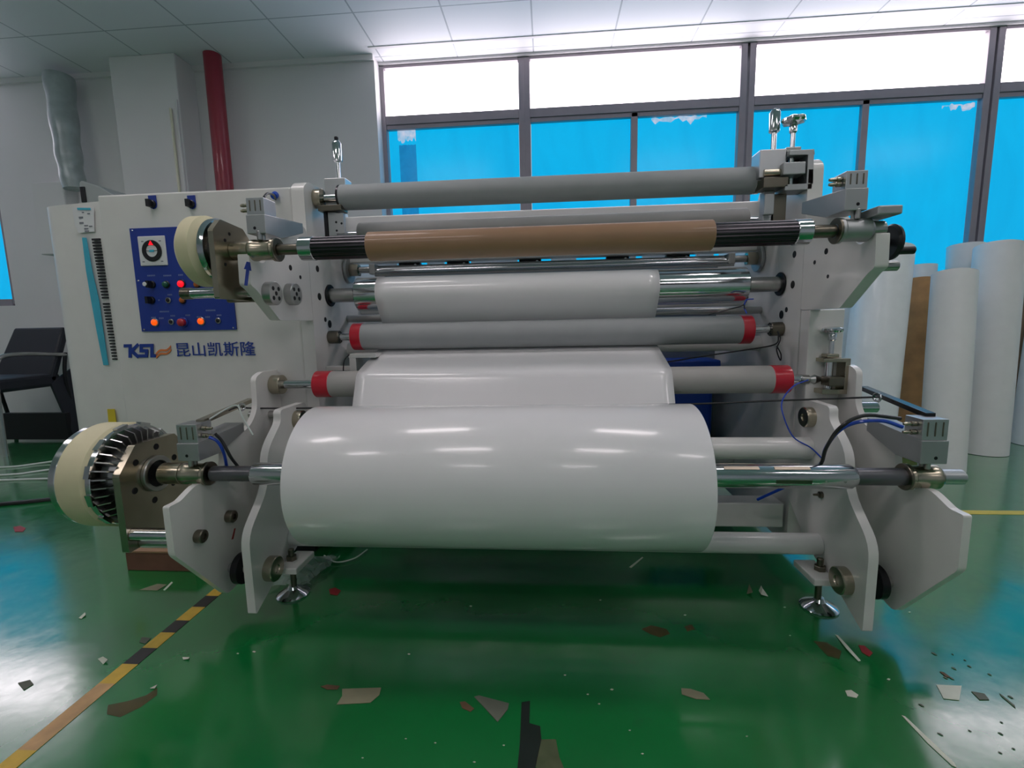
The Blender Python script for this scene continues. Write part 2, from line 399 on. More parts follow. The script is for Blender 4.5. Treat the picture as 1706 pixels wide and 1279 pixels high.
b = NB(); q = [(-.011, .024), (.011, .024), (0, .042)]
vs = [b.verts.new((dc.x+x, YP-.011, dc.z+z)) for x, z in q]; vs2 = [b.verts.new((dc.x+x, YP-.009, dc.z+z)) for x, z in q]
b.faces.new(vs); b.faces.new(vs2)
for i in range(3): b.faces.new((vs[i], vs[(i+1)%3], vs2[(i+1)%3], vs2[i]))
obj('dial_pointer', b, 'lamp_red', cab, smooth=False, label='red triangular pointer')
for sx, sz in ((-.04, .04), (.04, .04), (.04, -.045), (-.045, -.045)):
    obj('dial_mark', bx(NB(), dc.x+sx-.005, dc.x+sx+.005, YP-.0068, YP-.006, dc.z+sz-.002, dc.z+sz+.002), 'ink_grey', cab, smooth=False)
# push buttons and lamps
def button(x, y, r, cap, lab, name='push_button', bezel='black_plastic', dome=.010):
    c = ppt(x, y); b = NB(); ring(b, (c.x, YP, c.z), (0, -1, 0), r*.8, r*1.15, .006, 24)
    o = obj(name, b, bezel, cab, label=lab)
    b = NB(); lathe(b, (c.x, YP, c.z), (0, -1, 0), [(0, r*.85), (dome, r*.85), (dome+.004, r*.6), (dome+.006, 0)], 24, closed=False)
    o2 = obj('button_cap' if 'knob' not in name else 'knob_cap', b, cap, cab)
k = .0156
button(303, 473, .0165, 'lamp_red', 'lit red lamp button')
button(329, 474, .0135, 'lamp_amber_off', 'dull orange lamp button')
button(305, 500, .0135, 'lamp_amber_off', 'orange lamp button half hidden by the rod end')
button(259, 537, .0155, 'lamp_orange', 'lit orange button at lower left', bezel='steel')
button(336, 535, .0155, 'lamp_orange', 'lit orange button at lower right', bezel='steel')
button(281, 500, .011, 'black_plastic', 'black push button with steel ring', bezel='steel', dome=.004)
button(286, 536, .011, 'black_plastic', 'black push button with steel ring', bezel='steel', dome=.004)
button(364, 534, .011, 'black_plastic', 'black push button with steel ring', bezel='steel', dome=.004)
button(306, 537, .019, 'button_red', 'red mushroom stop button', dome=.02, bezel='blue_panel')
button(278, 474, .014, 'button_green', 'dark green button', dome=.014)
def selector(x, y, lab, P0=YP, parent=cab):
    c = aty(x, y, P0); b = NB(); lathe(b, (c.x, P0, c.z), (0, -1, 0), [(0, .016), (.008, .016), (.01, .014)], 24)
    bx(b, c.x-.006, c.x+.006, P0-.03, P0-.01, c.z-.015, c.z+.015)
    o = obj('selector_knob', b, 'black_plastic', parent, label=lab); return o, c
o, c = selector(254, 474, 'black selector knob with white cap'); cyl('knob_cap', (c.x-.008, YP-.03, c.z), (c.x-.008, YP-.034, c.z), .009, 'label_white', cab)
selector(253, 500, 'black turning switch')
for x in (254, 319):
    ca_, cb_ = cpt(x-7, 328), cpt(x+8, 346); b = NB(); c = cpt(x+1, 338); w = (cb_.x-ca_.x)/2
    pts = [(-w, .030), (w, .030), (w, -.008)] + [(w*math.cos(t), -.008+w*math.sin(t)) for t in [-.4, -.9, -1.57, -2.2, -2.7]] + [(-w, -.008)]
    va = [b.verts.new((c.x+u, YC-.003, c.z+v)) for u, v in pts]; vb = [b.verts.new((c.x+u, YC, c.z+v)) for u, v in pts]
    b.faces.new(va); b.faces.new(vb)
    for i in range(len(pts)): b.faces.new((va[i], va[(i+1)%len(pts)], vb[(i+1)%len(pts)], vb[i]))
    obj('switch_plate', b, 'blue_panel', cab, smooth=False, label='small blue plate behind a switch')
    selector(x, 340, 'black switch above the control panel', YC-.003)
# pale lettering of the panel (too small to read)
for x, y, n in ((252, 459, 5), (279, 459, 5), (301, 458, 3), (283, 491, 3), (301, 490, 2), (265, 500, 1), (274, 519, 6), (351, 517, 6), (256, 529, 3), (269, 530, 3), (288, 526, 3), (313, 525, 3), (332, 528, 3), (346, 528, 3), (365, 525, 3)):
    c = ppt(x, y); b = NB()
    for i in range(n):
        xx = c.x+(i-(n-1)/2)*.0075
        bx(b, xx-.003, xx+.003, YP-.0006, YP, c.z-.0005, c.z+.0008); bx(b, xx-.0028, xx-.0012, YP-.0006, YP, c.z-.003, c.z+.003)
        bx(b, xx-.002, xx+.0028, YP-.0006, YP, c.z+.0022, c.z+.0032); bx(b, xx+.001, xx+.002, YP-.0006, YP, c.z-.0032, c.z+.001)
    obj('caption', b, 'ink_pale', cab, smooth=False, label='small pale lettering')
# maker's sign: text meshes
def text(name, s, x, y, z, h, m, parent, bold=0.0, shear=0.0, sx=1.0, depth=.001, space=1.0, label=None):
    cu = bpy.data.curves.new(name, 'FONT'); cu.body = s; cu.size = h; cu.offset = bold; cu.shear = shear; cu.extrude = depth/2; cu.space_character = space; cu.resolution_u = 3
    t = bpy.data.objects.new(name, cu); C.collection.objects.link(t)
    dg = bpy.context.evaluated_depsgraph_get(); me = bpy.data.meshes.new_from_object(t.evaluated_get(dg)); bpy.data.objects.remove(t)
    bm = NB(); bm.from_mesh(me); bpy.data.meshes.remove(me)
    for v in bm.verts: v.co = Vector((x+v.co.x*sx, y-v.co.z, z+v.co.y))
    return obj(name, bm, m, parent, smooth=False, label=label)
b0, b1 = cpt(293, 595), cpt(427, 592)
text('maker_name', '昆山凯斯隆', b0.x, YC-.0025, b0.z+.008, .067, 'blue_ink', cab, bold=.0003, sx=(b1.x-b0.x)/(.067*4.98), label='blue Chinese lettering')
# slanted K S L of the logo in blocky strokes
def strokes(b, segs, ox, oz, h, sh, w, y0=YC-.001):
    for (x0, z0, x1, z1) in segs:
        y0 -= .00015
        p0 = Vector((x0, z0)); p1 = Vector((x1, z1)); d = (p1-p0).normalized()*w/2; n = Vector((-d.y, d.x))
        q = [p0-d+n, p1+d+n, p1+d-n, p0-d-n]
        f = [(ox+(a.x+a.y*sh)*h, oz+a.y*h) for a in q]
        va = [b.verts.new((u, y0-.001, v)) for u, v in f]; vb = [b.verts.new((u, y0+.001, v)) for u, v in f]
        b.faces.new(va); b.faces.new(vb)
        for i in range(4): b.faces.new((va[i], va[(i+1)%4], vb[(i+1)%4], vb[i]))
l0 = cpt(213, 596); l1 = cpt(268, 596); lh = (cpt(240, 575).z-cpt(240, 597).z)
b = NB(); wd_ = (l1.x-l0.x)/lh
strokes(b, [(.12, .1, .12, .9), (-.28, .9, .1, .9), (.25, .5, .72, .92), (.25, .5, .75, .08),
            (1.05, .9, 1.5, .9), (1.05, .9, 1.05, .52), (1.05, .5, 1.5, .5), (1.5, .5, 1.5, .1), (1.5, .1, .95, .1),
            (1.6, .9, 1.95, .9), (1.95, .9, 1.95, .1), (1.95, .1, 2.15, .1)], l0.x+.005, l0.z+.002, lh*.98, .14, .25)
for v in b.verts: v.co.x = l0.x+(v.co.x-l0.x)*min(1, wd_/2.35)
obj('maker_logo', b, 'blue_ink', cab, smooth=False, label='slanted blue letters KSL')
b = NB()
for dz in (0, -.012):
    q0 = cpt(262, 587); pts = []
    for i in range(9):
        t = i/8; pts.append((q0.x-.006+t*.074, q0.z+dz*1.25-.012+.034*t+.007*math.sin(t*2*math.pi)))
    up_ = [(x, z+.0085) for x, z in pts]; poly = pts+up_[::-1]
    va = [b.verts.new((x, YC-.0025, z)) for x, z in poly]; vb = [b.verts.new((x, YC, z)) for x, z in poly]; n = len(pts); K = len(poly)
    for i in range(n-1):
        b.faces.new((va[i], va[i+1], va[K-2-i], va[K-1-i]))
    for i in range(K): b.faces.new((va[i], va[(i+1)%K], vb[(i+1)%K], vb[i]))
obj('logo_wave', b, 'orange_ink', cab, smooth=False, label='orange double wave')

# rollers -------------------------------------------------------------
def roller(name, x0, x1, y, z, r, m, xs0, xs1, rs, lab, band=None, cap='chrome', collar=None, cm='nickel_dark', parent=None):
    parent = parent or mc
    o = cx(name, x0, x1, y, z, r, m, parent, n=56, ch=.004, label=lab)
    cx('roller_shaft', xs0, x0, y, z, rs, 'chrome', o); cx('roller_shaft', x1, xs1, y, z, rs, 'chrome', o)
    if band:
        for a, c in ((x0, x0+band), (x1-band, x1)):
            bb = NB(); ring(bb, (a-.001, y, z), (1, 0, 0), r*.9, r+.0015, abs(c-a)+.002, 56); obj('red_end_band', bb, 'red_tape', o)
    if collar:
        rc, w = collar
        for xx, s in ((xs0, 1), (xs1, -1)):
            bb = NB(); ring(bb, (xx, y, z), (s, 0, 0), rs*1.02, rc, w, 32)
            for a in range(6): lathe(bb, (xx+s*w, y+rc*.75*math.cos(a*math.pi/3), z+rc*.75*math.sin(a*math.pi/3)), (s, 0, 0), [(0, rc*.12), (.001, rc*.1)], 8, mi=1)
            obj('bearing_collar', bb, cm, o, mats=[cm, 'black_metal'])
    return o
TG = (2.05, 1.60)
a = X_(568, 328, TG[0]); c = X_(1262, 292, TG[0])
tg = roller('top_roller', a, c, TG[0], TG[1], .052, 'rubber_grey', -XI, XI-.04, .017, 'grey rubber top roller', collar=None)
bb = NB(); ring(bb, (a-.004, *TG), (1, 0, 0), .03, .0525, .012, 56); obj('end_ring', bb, 'dark_shaft', tg)
bb = NB(); ring(bb, (c-.02, *TG), (1, 0, 0), .03, .0525, .026, 56); obj('end_ring', bb, 'chrome', tg)
bb = NB(); ring(bb, (-XI, *TG), (1, 0, 0), .017, .040, .035, 36); obj('bearing_collar', bb, 'nickel', tg)
# second roller wound with white film, and white cross cover behind
R2 = (2.22, 1.475)
a2 = X_(600, 378, R2[0]); c2 = X_(1243, 350, R2[0])
roller('film_roller', a2, c2, R2[0], R2[1], .055, 'rubber_warm', -XI, XI, .018, 'pale grey roller below the top roller')
b = NB(); bx(b, -XI, XI, 2.33, 2.40, 1.36, 1.585)
obj('cross_cover', b, 'white_paint', mc, bevel=.006, smooth=False, label='white crossbeam between the side frames')
# slitting knife bar
SB = (2.32, 1.335)
zb = aty(900, 438, SB[0]).z
kb = cx('knife_bar', X_(625, 448, 2.32), X_(1222, 436, 2.32), 2.32, 1.315, .014, 'chrome', mc)
cx('knife_bar', X_(625, 448, 2.36), X_(1222, 430, 2.36), 2.36, 1.335, .012, 'chrome', mc)
box('bar_rail', X_(625, 448, 2.35), X_(1222, 436, 2.35), 2.335, 2.35, 1.293, 1.328, 'steel', mc)
for xx in (X_(685, 437, 2.4), X_(765, 434, 2.4), X_(885, 432, 2.4), X_(1030, 428, 2.4), X_(1130, 425, 2.4)):
    o = box('knife_holder', xx-.06, xx+.05, 2.38, 2.42, 1.315, 1.362, 'black_metal', mc)
    cyl('holder_screw', (xx+.03, 2.38, 1.345), (xx+.03, 2.365, 1.345), .008, 'chrome', o)
for s in (-1, 1):
    x = s*(XI-.004)
    fl = obj('bar_flange', ring(NB(), (x, 2.33, 1.325), (-s, 0, 0), .01, .062, .014, 36), 'alu_matte', mc)
    cx('hex_nut', x-s*.014, x-s*.06, 2.33, 1.325, .032, 'nickel', fl, n=6)
    cx('stub', x-s*.06, x-s*.12, 2.33, 1.325, .016, 'steel', fl)
    box('bar_block', x-s*.12, x-s*.15, 2.30, 2.36, 1.30, 1.35, 'steel', fl)
for xa_, xb_ in ((625, 662), (712, 740), (785, 862), (918, 960), (1070, 1108), (1160, 1188)):
    box('knife_mount', X_(xa_, 434, 2.45), X_(xb_, 434, 2.45), 2.44, 2.47, 1.31, 1.375, 'white_paint', mc, bevel=.002, label='white mounting block between the knife holders')
# steel main roller
SR = (2.12, 1.190)
a = X_(595, 490, 2.10); c = X_(1243, 472, 2.10)
sr_ = cx('steel_roller', a, c, *SR, .076, 'chrome', mc, n=64, ch=.004, label='polished steel roller')
for x0, x1, s in ((-XI, a, 1), (XI, c, -1)):
    cx('roller_shaft', x0, x1, *SR, .032, 'steel', sr_)
    obj('bearing_collar', ring(NB(), (x0, *SR), (s, 0, 0), .032, .05, .008, 40), 'black_metal', sr_)
# red ended rollers
RU = (2.09, 1.0); RL = (1.90, .807)
ru = roller('upper_guide_roller', X_(591, 560, 2.09), X_(1249, 546, 2.09), *RU, .060, 'rubber_grey', -XI, XI, .016, 'grey roller with red taped ends', band=.045, collar=(.03, .05))
cx('lower_web_roller', X_(560, 590, 2.25), XI, 2.3, .93, .035, 'white_paint', mc, label='white tube below the red ended roller')
cx('back_tube', -XI, XI, 2.5, 1.13, .03, 'white_paint', mc, label='white cross tube')
cx('bottom_beam', -XI, XI, 2.6, .30, .06, 'white_paint', mc, label='white cross tube near the floor')
box('blocking_panel', -XI, XI, 2.88, 2.90, .12, 1.375, 'sheet_steel', mc, label='dull steel back panel added to block window reflections')  # added sheet, raised to keep window reflections off the floor under the machine
cx('lower_steel_bar', -XI, XI, 2.30, 1.085, .018, 'steel', mc)
# white angle bracket at left
q = aty(585, 592, 2.0)
b = NB(); bx(b, X_(583,590,2.0), X_(628,590,2.0), 1.98, 2.06, q.z-.01, q.z+.008); bx(b, X_(585,600,2.0), X_(596,600,2.0), 1.98, 2.06, q.z-.07, q.z-.01); bx(b, -XI, X_(585,600,2.0), 2.03, 2.06, q.z-.07, q.z-.05)
obj('angle_bracket', b, 'white_paint', mc, bevel=.002, smooth=False)

# upper arms ------------------------------------------------------------
def yz(px, py, X): v = atx(px, py, X); return (v.y, v.z)
UA = (1.575, 1.312)     # axis of the upper air shaft
XA = 1.0
for s, pts in ((1, [(1440, 400), (1462, 383), (1462, 447), (1400, 514), (1346, 514)]), (-1, [(400, 422), (405, 478), (419, 482), (454, 535), (505, 534)])):
    P = [yz(x, y, s*XA) for x, y in pts]
    poly = [(1.545, 1.300, .01), (1.54, 1.195, .01), (1.57, 1.18, .01), (1.70, 1.076, .01), (1.948, 1.076, .01), (1.948, 1.46, .03), (1.84, 1.46, .03), (1.72, 1.36, .03), (1.62, 1.27, .02)]
    arm = plate_x('upper_arm', poly, s*XA, s*(XA+.04), 'white_paint', mc, r=.01, holes=[(1.80, 1.28, .011), (1.78, 1.19, .007), (1.88, 1.36, .009), (1.87, 1.25, .008)])
    if s < 0:
        for px, py in ((447, 489), (482, 490)):
            v = atx(px, py, -XA); bb = NB(); lathe(bb, v, (1, 0, 0), [(0, .042), (.028, .042), (.03, .040)], 32)
            for a in range(5):
                t = a*2*math.pi/4; rr = .024 if a < 4 else 0
                lathe(bb, (v.x+.0302, v.y+rr*math.cos(t+.78), v.z+rr*math.sin(t+.78)), (1, 0, 0), [(0, .008), (.001, .007)], 12, mi=1)
            obj('flange_disc', bb, 'nickel', arm, mats=['steel', 'black_metal'], label='steel flange with dark bolt holes')
        v = atx(412, 453, -XA); bb = NB()
        sh = [(-.012, -.046), (.008, -.046), (.010, .006), (.024, .006), (.010, .034), (-.012, .034), (-.024, .008), (-.010, .008)]
        prism_x(bb, [(v.y+y*.8+z*.30, v.z+z) for y, z in sh], -XA, -XA+.0015); obj('arrow_sticker', bb, 'blue_ink', arm, smooth=False, label='blue arrow sticker')
    else:
        cx('end_rod', XA+.04, XA+.12, 1.62, 1.205, .016, 'steel', arm)
# chuck: cradle bearing, cylinder block, fittings. s = side, yz = axis, x = centre of the cradle
def chuck(s, xa, y, z, R, parent, label, upper=True):
    ch = obj('shaft_chuck', lathe(NB(), (xa-s*.05, y, z), (s, 0, 0), [(0, R*.72), (.0, R*1.25), (.012, R*1.3), (.018, R*1.12), (.07, R*1.12), (.075, R*1.2), (.09, R*1.2), (.10, R*.95)], 40), 'nickel' if s < 0 or not upper else 'alu_matte', parent, label=label)
    obj('chuck_mouth', ring(NB(), (xa-s*.053, y, z), (s, 0, 0), R*.72, R*1.32, .008, 36), 'nickel_dark', ch)
    for dy in (-.02, .0): cyl('clamp_screw', (xa+.0, y+dy, z+R*1.0), (xa+.0, y+dy, z+R+.03), .008, 'steel', ch)
    return ch
def clamp_block(s, xa, yf, yb, z0, z1, z2, w, parent, lab):
    """lower body z0..z1 running back along Y, cylinder z1..z2 on its front end"""
    cbk = obj('clamp_block', prism_x(NB(), [(yf, z0), (yf, z1), (yb, z1+.02), (yb, z0+.045), (yf+.10, z0)], xa-w/2, xa+w/2), 'alu_matte', parent, bevel=.002, smooth=False, label=lab)
    b = NB(); bx(b, xa-w/2+.002, xa+w/2-.002, yf+.005, yf+.075, z1+.0005, z2)
    for g in (-.28, 0, .28): bx(b, xa+g*w-.002, xa+g*w+.002, yf+.003, yf+.006, z1+.012, z2-.008, 1)
    obj('air_cylinder', b, 'aluminium', cbk, bevel=.002, smooth=False, mats=['aluminium', 'nickel_dark'])
    for zz in (z1+.02, z2-.018):
        xs_ = xa-s*w/2*(1 if s > 0 else -1) if False else (xa-s*w/2)
        bb = NB(); lathe(bb, (xa-w/2 if s > 0 else (xa-w/2 if upper_left(s, yf) else xa+w/2), yf+.03, zz), ((-1, 0, 0) if (s > 0 or upper_left(s, yf)) else (1, 0, 0)), [(0, .008), (.012, .008), (.013, .005), (.026, .006), (.034, .004)], 16)
        obj('air_fitting', bb, 'nickel', cbk)
    lathe_b = lathe(NB(), (xa+s*.005, yf+.001, z0+.018), (0, -1, 0), [(0, .006), (.0015, .005)], 14); obj('bolt_hole', lathe_b, 'black_metal', cbk)
    return cbk
def upper_left(s, yf): return s < 0 and yf > 1.45
# upper chucks
xr1 = X_(1420, 385, UA[0]); xl1 = X_(440, 415, UA[0])
chuck(1, xr1, *UA, .03, mc, 'grey steel shaft chuck'); chuck(-1, xl1, *UA, .03, mc, 'brassy steel shaft chuck')
for s, xa, fx in ((1, X_(1427, 335, 1.55), None), (-1, X_(426, 372, 1.55), None)):
    zc = (aty(1427, 350, 1.55).z, aty(1427, 313, 1.55).z, aty(1427, 283, 1.55).z) if s > 0 else (aty(426, 389, 1.55).z, aty(426, 357, 1.55).z, aty(426, 328, 1.55).z)
    clamp_block(s, xa, 1.55, 1.80, *zc, .066, mc, 'aluminium clamp block with air cylinder above the shaft chuck')
# tie plate and handwheel at right upper chuck
box('stop_plate', X_(1441, 356, 1.56), X_(1441, 356, 1.56)+.068, 1.50, 1.63, aty(1441, 358, 1.56).z-.012, aty(1441, 358, 1.56).z+.014, 'alu_matte', mc, bevel=.004)
cx('chuck_tube', xr1+.045, xr1+.088, *UA, .026, 'steel', mc)
hw = aty(1478, 404, 1.60)
b = NB(); lathe(b, (hw.x, hw.y, hw.z), (1, 0, 0), [(0, .02), (0, .050), (.008, .056), (.016, .054), (.018, .02), (.028, .018), (.03, 0)], 30)
lathe(b, (hw.x+.01, hw.y-.035, hw.z-.03), (1, 0, 0), [(0, .012), (.045, .012), (.05, .006)], 14); lathe(b, (hw.x-.06, hw.y, hw.z), (1, 0, 0), [(0, .011), (.07, .011)], 16)
obj('handwheel', b, 'black_plastic', mc, label='black hand wheel')
# brake on the left upper shaft
xb0 = X_(288, 415, 1.47); xb1 = X_(326, 415, 1.47)
bk = cx('magnetic_brake', xb0, xb1, *UA, .118, 'cream_ceramic', mc, n=64, ch=.018, label='cream round brake housing on the upper shaft')
cx('brake_flange', xb1, xb1+.022, *UA, .108, 'chrome', bk, n=64, ch=.006)
cx('brake_hub', xb1+.022, xb1+.05, *UA, .06, 'steel', bk)
xp = xb1+.045
def pyz(px, py, X): v = atx(px, py, X); return (v.y, v.z)
pl = [pyz(x, y, xp) for x, y in ((337, 372), (352, 364), (385, 387), (399, 402), (401, 430), (403, 488), (400, 507), (347, 505), (340, 440))]
ys = [p_[0] for p_ in pl]
poly = [(UA[0]-.095, UA[1]+.055), (UA[0]-.055, UA[1]+.095), (UA[0]+.06, UA[1]+.085), (UA[0]+.115, UA[1]+.03), (UA[0]+.115, UA[1]-.165), (UA[0]-.095, UA[1]-.165)]
plate_x('brake_bracket', poly, xp+.012, xp-.006, 'nickel', mc, r=.006, label='steel bracket plate of the upper brake')
b = NB()
for dy, dz in ((-.04, .03), (-.015, .055), (.05, -.055), (-.05, -.05)): lathe(b, (xp+.0125, UA[0]+dy, UA[1]+dz), (1, 0, 0), [(0, .006), (.001, .005)], 12)
obj('bracket_bolts', b, 'black_metal', mc)
cx('coupling', xp+.012, xl1-.03, *UA, .031, 'nickel', mc, label='nickel coupling sleeve')
zr = UA[1]-.135
cx('guide_rod', X_(310, 494, 1.62), -XI, 1.62, zr, .019, 'chrome', mc, label='steel guide rod of the upper brake')
cx('rod_end', X_(305, 494, 1.62)-.0, X_(322, 494, 1.62), 1.62, zr, .021, 'nickel_dark', mc)
cx('guide_rod', X_(355, 503, 1.58), -XI, 1.66, zr-.022, .012, 'nickel_dark', mc)

# top right adjuster, top left adjuster ------------------------------------
def handle_bolt(x, y, z, h, capm, parent, lab, black=False):
    b = NB(); lathe(b, (x, y, z), (0, 0, 1), [(0, .010), (h*.45, .010), (h*.45, .0155), (h*.47, .020), (h*.9, .020), (h*.97, .013), (h, .004)], 20)
    o = obj('handle_bolt', b, capm, parent, label=lab)
    if black: cyl('bolt_cap', (x, y, z+h), (x, y, z+h+.012), .009, 'black_metal', o)
    return o
def star_knob(x, y, z, h, parent, r=.042, lab='steel star knob'):
    b = NB(); n = 36; lathe(b, (x, y, z), (0, 0, 1), [(0, .009), (h, .009)], 16); lathe(b, (x, y, z+h*.55), (0, 0, 1), [(0, .010), (h*.05, .014), (h*.28, .014), (h*.36, .010)], 16)
    rings = []
    for t, k_ in ((h*.86, .35), (h*.92, .86), (h*1.0, 1), (h*1.08, .96), (h*1.14, .7), (h*1.16, .3)):
        rings.append([b.verts.new((x+math.cos(2*math.pi*i/n)*r*k_*(1+.10*math.cos(6*2*math.pi*i/n)), y+math.sin(2*math.pi*i/n)*r*k_*(1+.10*math.cos(6*2*math.pi*i/n)), z+t)) for i in range(n)])
    for p_, q_ in zip(rings, rings[1:]):
        for i in range(n): b.faces.new((p_[i], p_[(i+1)%n], q_[(i+1)%n], q_[i]))
    b.faces.new(rings[0]); b.faces.new(rings[-1])
    return obj('star_knob', b, 'chrome', parent, label=lab)
YT = 2.0
def T(x, y): return aty(x, y, YT)
# right
ar = box('adjuster_block', T(1260, 280).x, T(1303, 280).x, YT-.03, YT+.05, T(1280, 299).z, T(1280, 253).z, 'aluminium', mc, label='aluminium cylinder block at the right end of the top roller')
q = T(1290, 252); handle_bolt(q.x, YT+.01, q.z, T(1290,179).z-q.z, 'chrome', ar, 'upright chrome handle bolt')
b = NB(); xa_, xb_ = T(1303, 290).x, T(1343, 290).x; zt_, zb_ = T(1320, 257).z, T(1320, 322).z
bx(b, xa_, xb_, YT-.05, YT+.03, zt_-.018, zt_); bx(b, xa_-.01, xb_, YT-.05, YT+.03, zb_, zb_+.022); bx(b, xb_-.022, xb_, YT-.05, YT+.03, zb_+.022, zt_-.018); bx(b, xa_+.02, xb_-.022, YT+.01, YT+.03, zb_+.022, zt_-.018, 1)
ab = obj('slide_bracket', b, 'alu_matte', mc, smooth=False, bevel=.002, mats=['alu_matte', 'black_metal'])
q = T(1317, 257); box('lock_plate', q.x-.03, q.x+.025, YT-.03, YT+.01, q.z, q.z+.018, 'steel', ab)
star_knob(q.x, YT-.01, q.z+.018, .10, ab)
cyl('slide_screw', (q.x-.005, YT-.02, zb_+.02), (q.x-.005, YT-.02, zt_-.018), .010, 'chrome', ab)
box('slide_block', T(1293, 287).x, T(1333, 287).x-.01, YT-.06, YT, T(1310, 298).z, T(1310, 278).z, 'alu_matte', ab)
cx('shaft_end', T(1266, 292).x, T(1296, 292).x, YT-.03, T(1280, 292).z, .014, 'nickel', ab)
box('lower_block', T(1263, 308).x, T(1303, 308).x, YT-.05, YT+.03, T(1283, 318).z, T(1283, 301).z, 'nickel_dark', ab)
box('hole_plate', T(1268, 345).x, T(1284, 345).x, YT-.03, YT-.01, T(1276, 360).z, T(1276, 326).z, 'alu_matte', ab)
box('lift_post', T(1284, 345).x, T(1310, 345).x, YT, YT+.06, T(1296, 372).z, zb_, 'nickel_dark', ab)
box('lift_post', T(1272, 345).x, T(1290, 345).x, YT+.0, YT+.04, T(1296, 395).z, T(1280, 318).z, 'alu_matte', ab)
# left
al = box('adjuster_block', T(529, 300).x, T(565, 300).x, YT+.06, YT+.13, T(545, 338).z, T(545, 289).z, 'aluminium', mc, label='aluminium cylinder block at the left end of the top roller')
q = T(549, 289); handle_bolt(q.x, YT+.09, q.z, T(549,223).z-q.z+.01, 'chrome', al, 'upright chrome handle bolt with black tip', True)
box('lower_block', T(529, 345).x, T(568, 345).x, YT, YT+.07, T(545, 351).z, T(545, 341).z, 'nickel_dark', al)
cyl('slide_screw', (T(538, 360).x, YT+.03, T(538, 395).z), (T(538, 360).x, YT+.03, T(538, 350).z), .010, 'black_metal', al)
box('lift_post', T(543, 370).x, T(557, 370).x, YT+.02, YT+.07, T(550, 392).z, T(550, 351).z, 'alu_matte', al)
b = NB(); bx(b, T(557, 370).x, T(571, 370).x, YT+.01, YT+.03, T(564, 388).z, T(564, 354).z)
for u, v in ((560, 370), (569, 372), (561, 384)):
    w_ = aty(u, v, YT+.01); lathe(b, w_, (0, -1, 0), [(0, .005), (.001, .004)], 10, mi=1)
obj('hole_plate', b, 'alu_matte', al, mats=['alu_matte', 'black_metal'])

# ================================================================== THE UNWIND STAND
MS = (1.47, .556)        # axis of the lower air shaft
st = empty('unwind_stand', (0, 1.6, 0), 'white unwind stand of S-shaped plates and swing arms in front of the machine', 'machine stand')
XIR, XIL, XOR, XOL = .985, -1.025, 1.125, -1.175
inner = [(1.44, .055, .01), (1.44, .345, .05), (1.575, .47, .06), (1.585, .60, .05), (1.69, .69, .03), (1.69, .735, .02), (1.88, .735, .02), (1.90, .60, .05), (1.948, .52, .03), (1.948, .33, .02), (1.82, .22, .04), (1.72, .16, .02), (1.60, .13, .02)]
for X, s in ((XIR, 1), (XIL, -1)):
    ip = plate_x('inner_plate', inner, X, X+s*.03, 'white_paint', st, r=.03, label='S-shaped white inner side plate')
    # foot bracket, bolt, levelling foot
    b = NB(); x0, x1 = (X-s*.075, X)
    bx(b, min(x0, x1), max(x0, x1), 1.58, 1.72, .125, .15)
    fb = obj('foot_bracket', b, 'white_paint', ip, smooth=False, bevel=.004)
    cyl('foot_bolt', (X-s*.022, 1.645, .04), (X-s*.022, 1.645, .195), .011, 'nickel_dark', ip)
    cyl('foot_nut', (X-s*.022, 1.645, .15), (X-s*.022, 1.645, .168), .020, 'nickel_dark', ip, n=6)
    ft = obj('levelling_foot', lathe(NB(), (X-s*.010, 1.655, 0), (0, 0, 1), [(0, .060), (.005, .062), (.012, .054), (.026, .022), (.04, .014)], 28), 'chrome', ip, label='round steel levelling foot')
    # pivot discs
    for (y, z, r, w) in ((1.535, .175, .045, .032), (1.80, .675, .038, .03)):
        obj('pivot_disc', lathe(NB(), (X, y, z), (-s, 0, 0), [(0, r), (w-.003, r), (w, r-.003), (w, r*.35), (w-.004, r*.3), (w-.004, 0)], 36, closed=False), 'nickel', ip)
    y_, z_ = 1.90, .41
    obj('pivot_disc', lathe(NB(), (X, y_, z_), (-s, 0, 0), [(0, .036), (.022, .036), (.025, .033), (.025, 0)], 30, closed=False), 'nickel_dark', ip)
    obj('grease_nipple', lathe(NB(), (X, 1.70, .41), (-s, 0, 0), [(0, .012), (.01, .012), (.012, .005), (.03, .004)], 12), 'nickel_dark', ip)
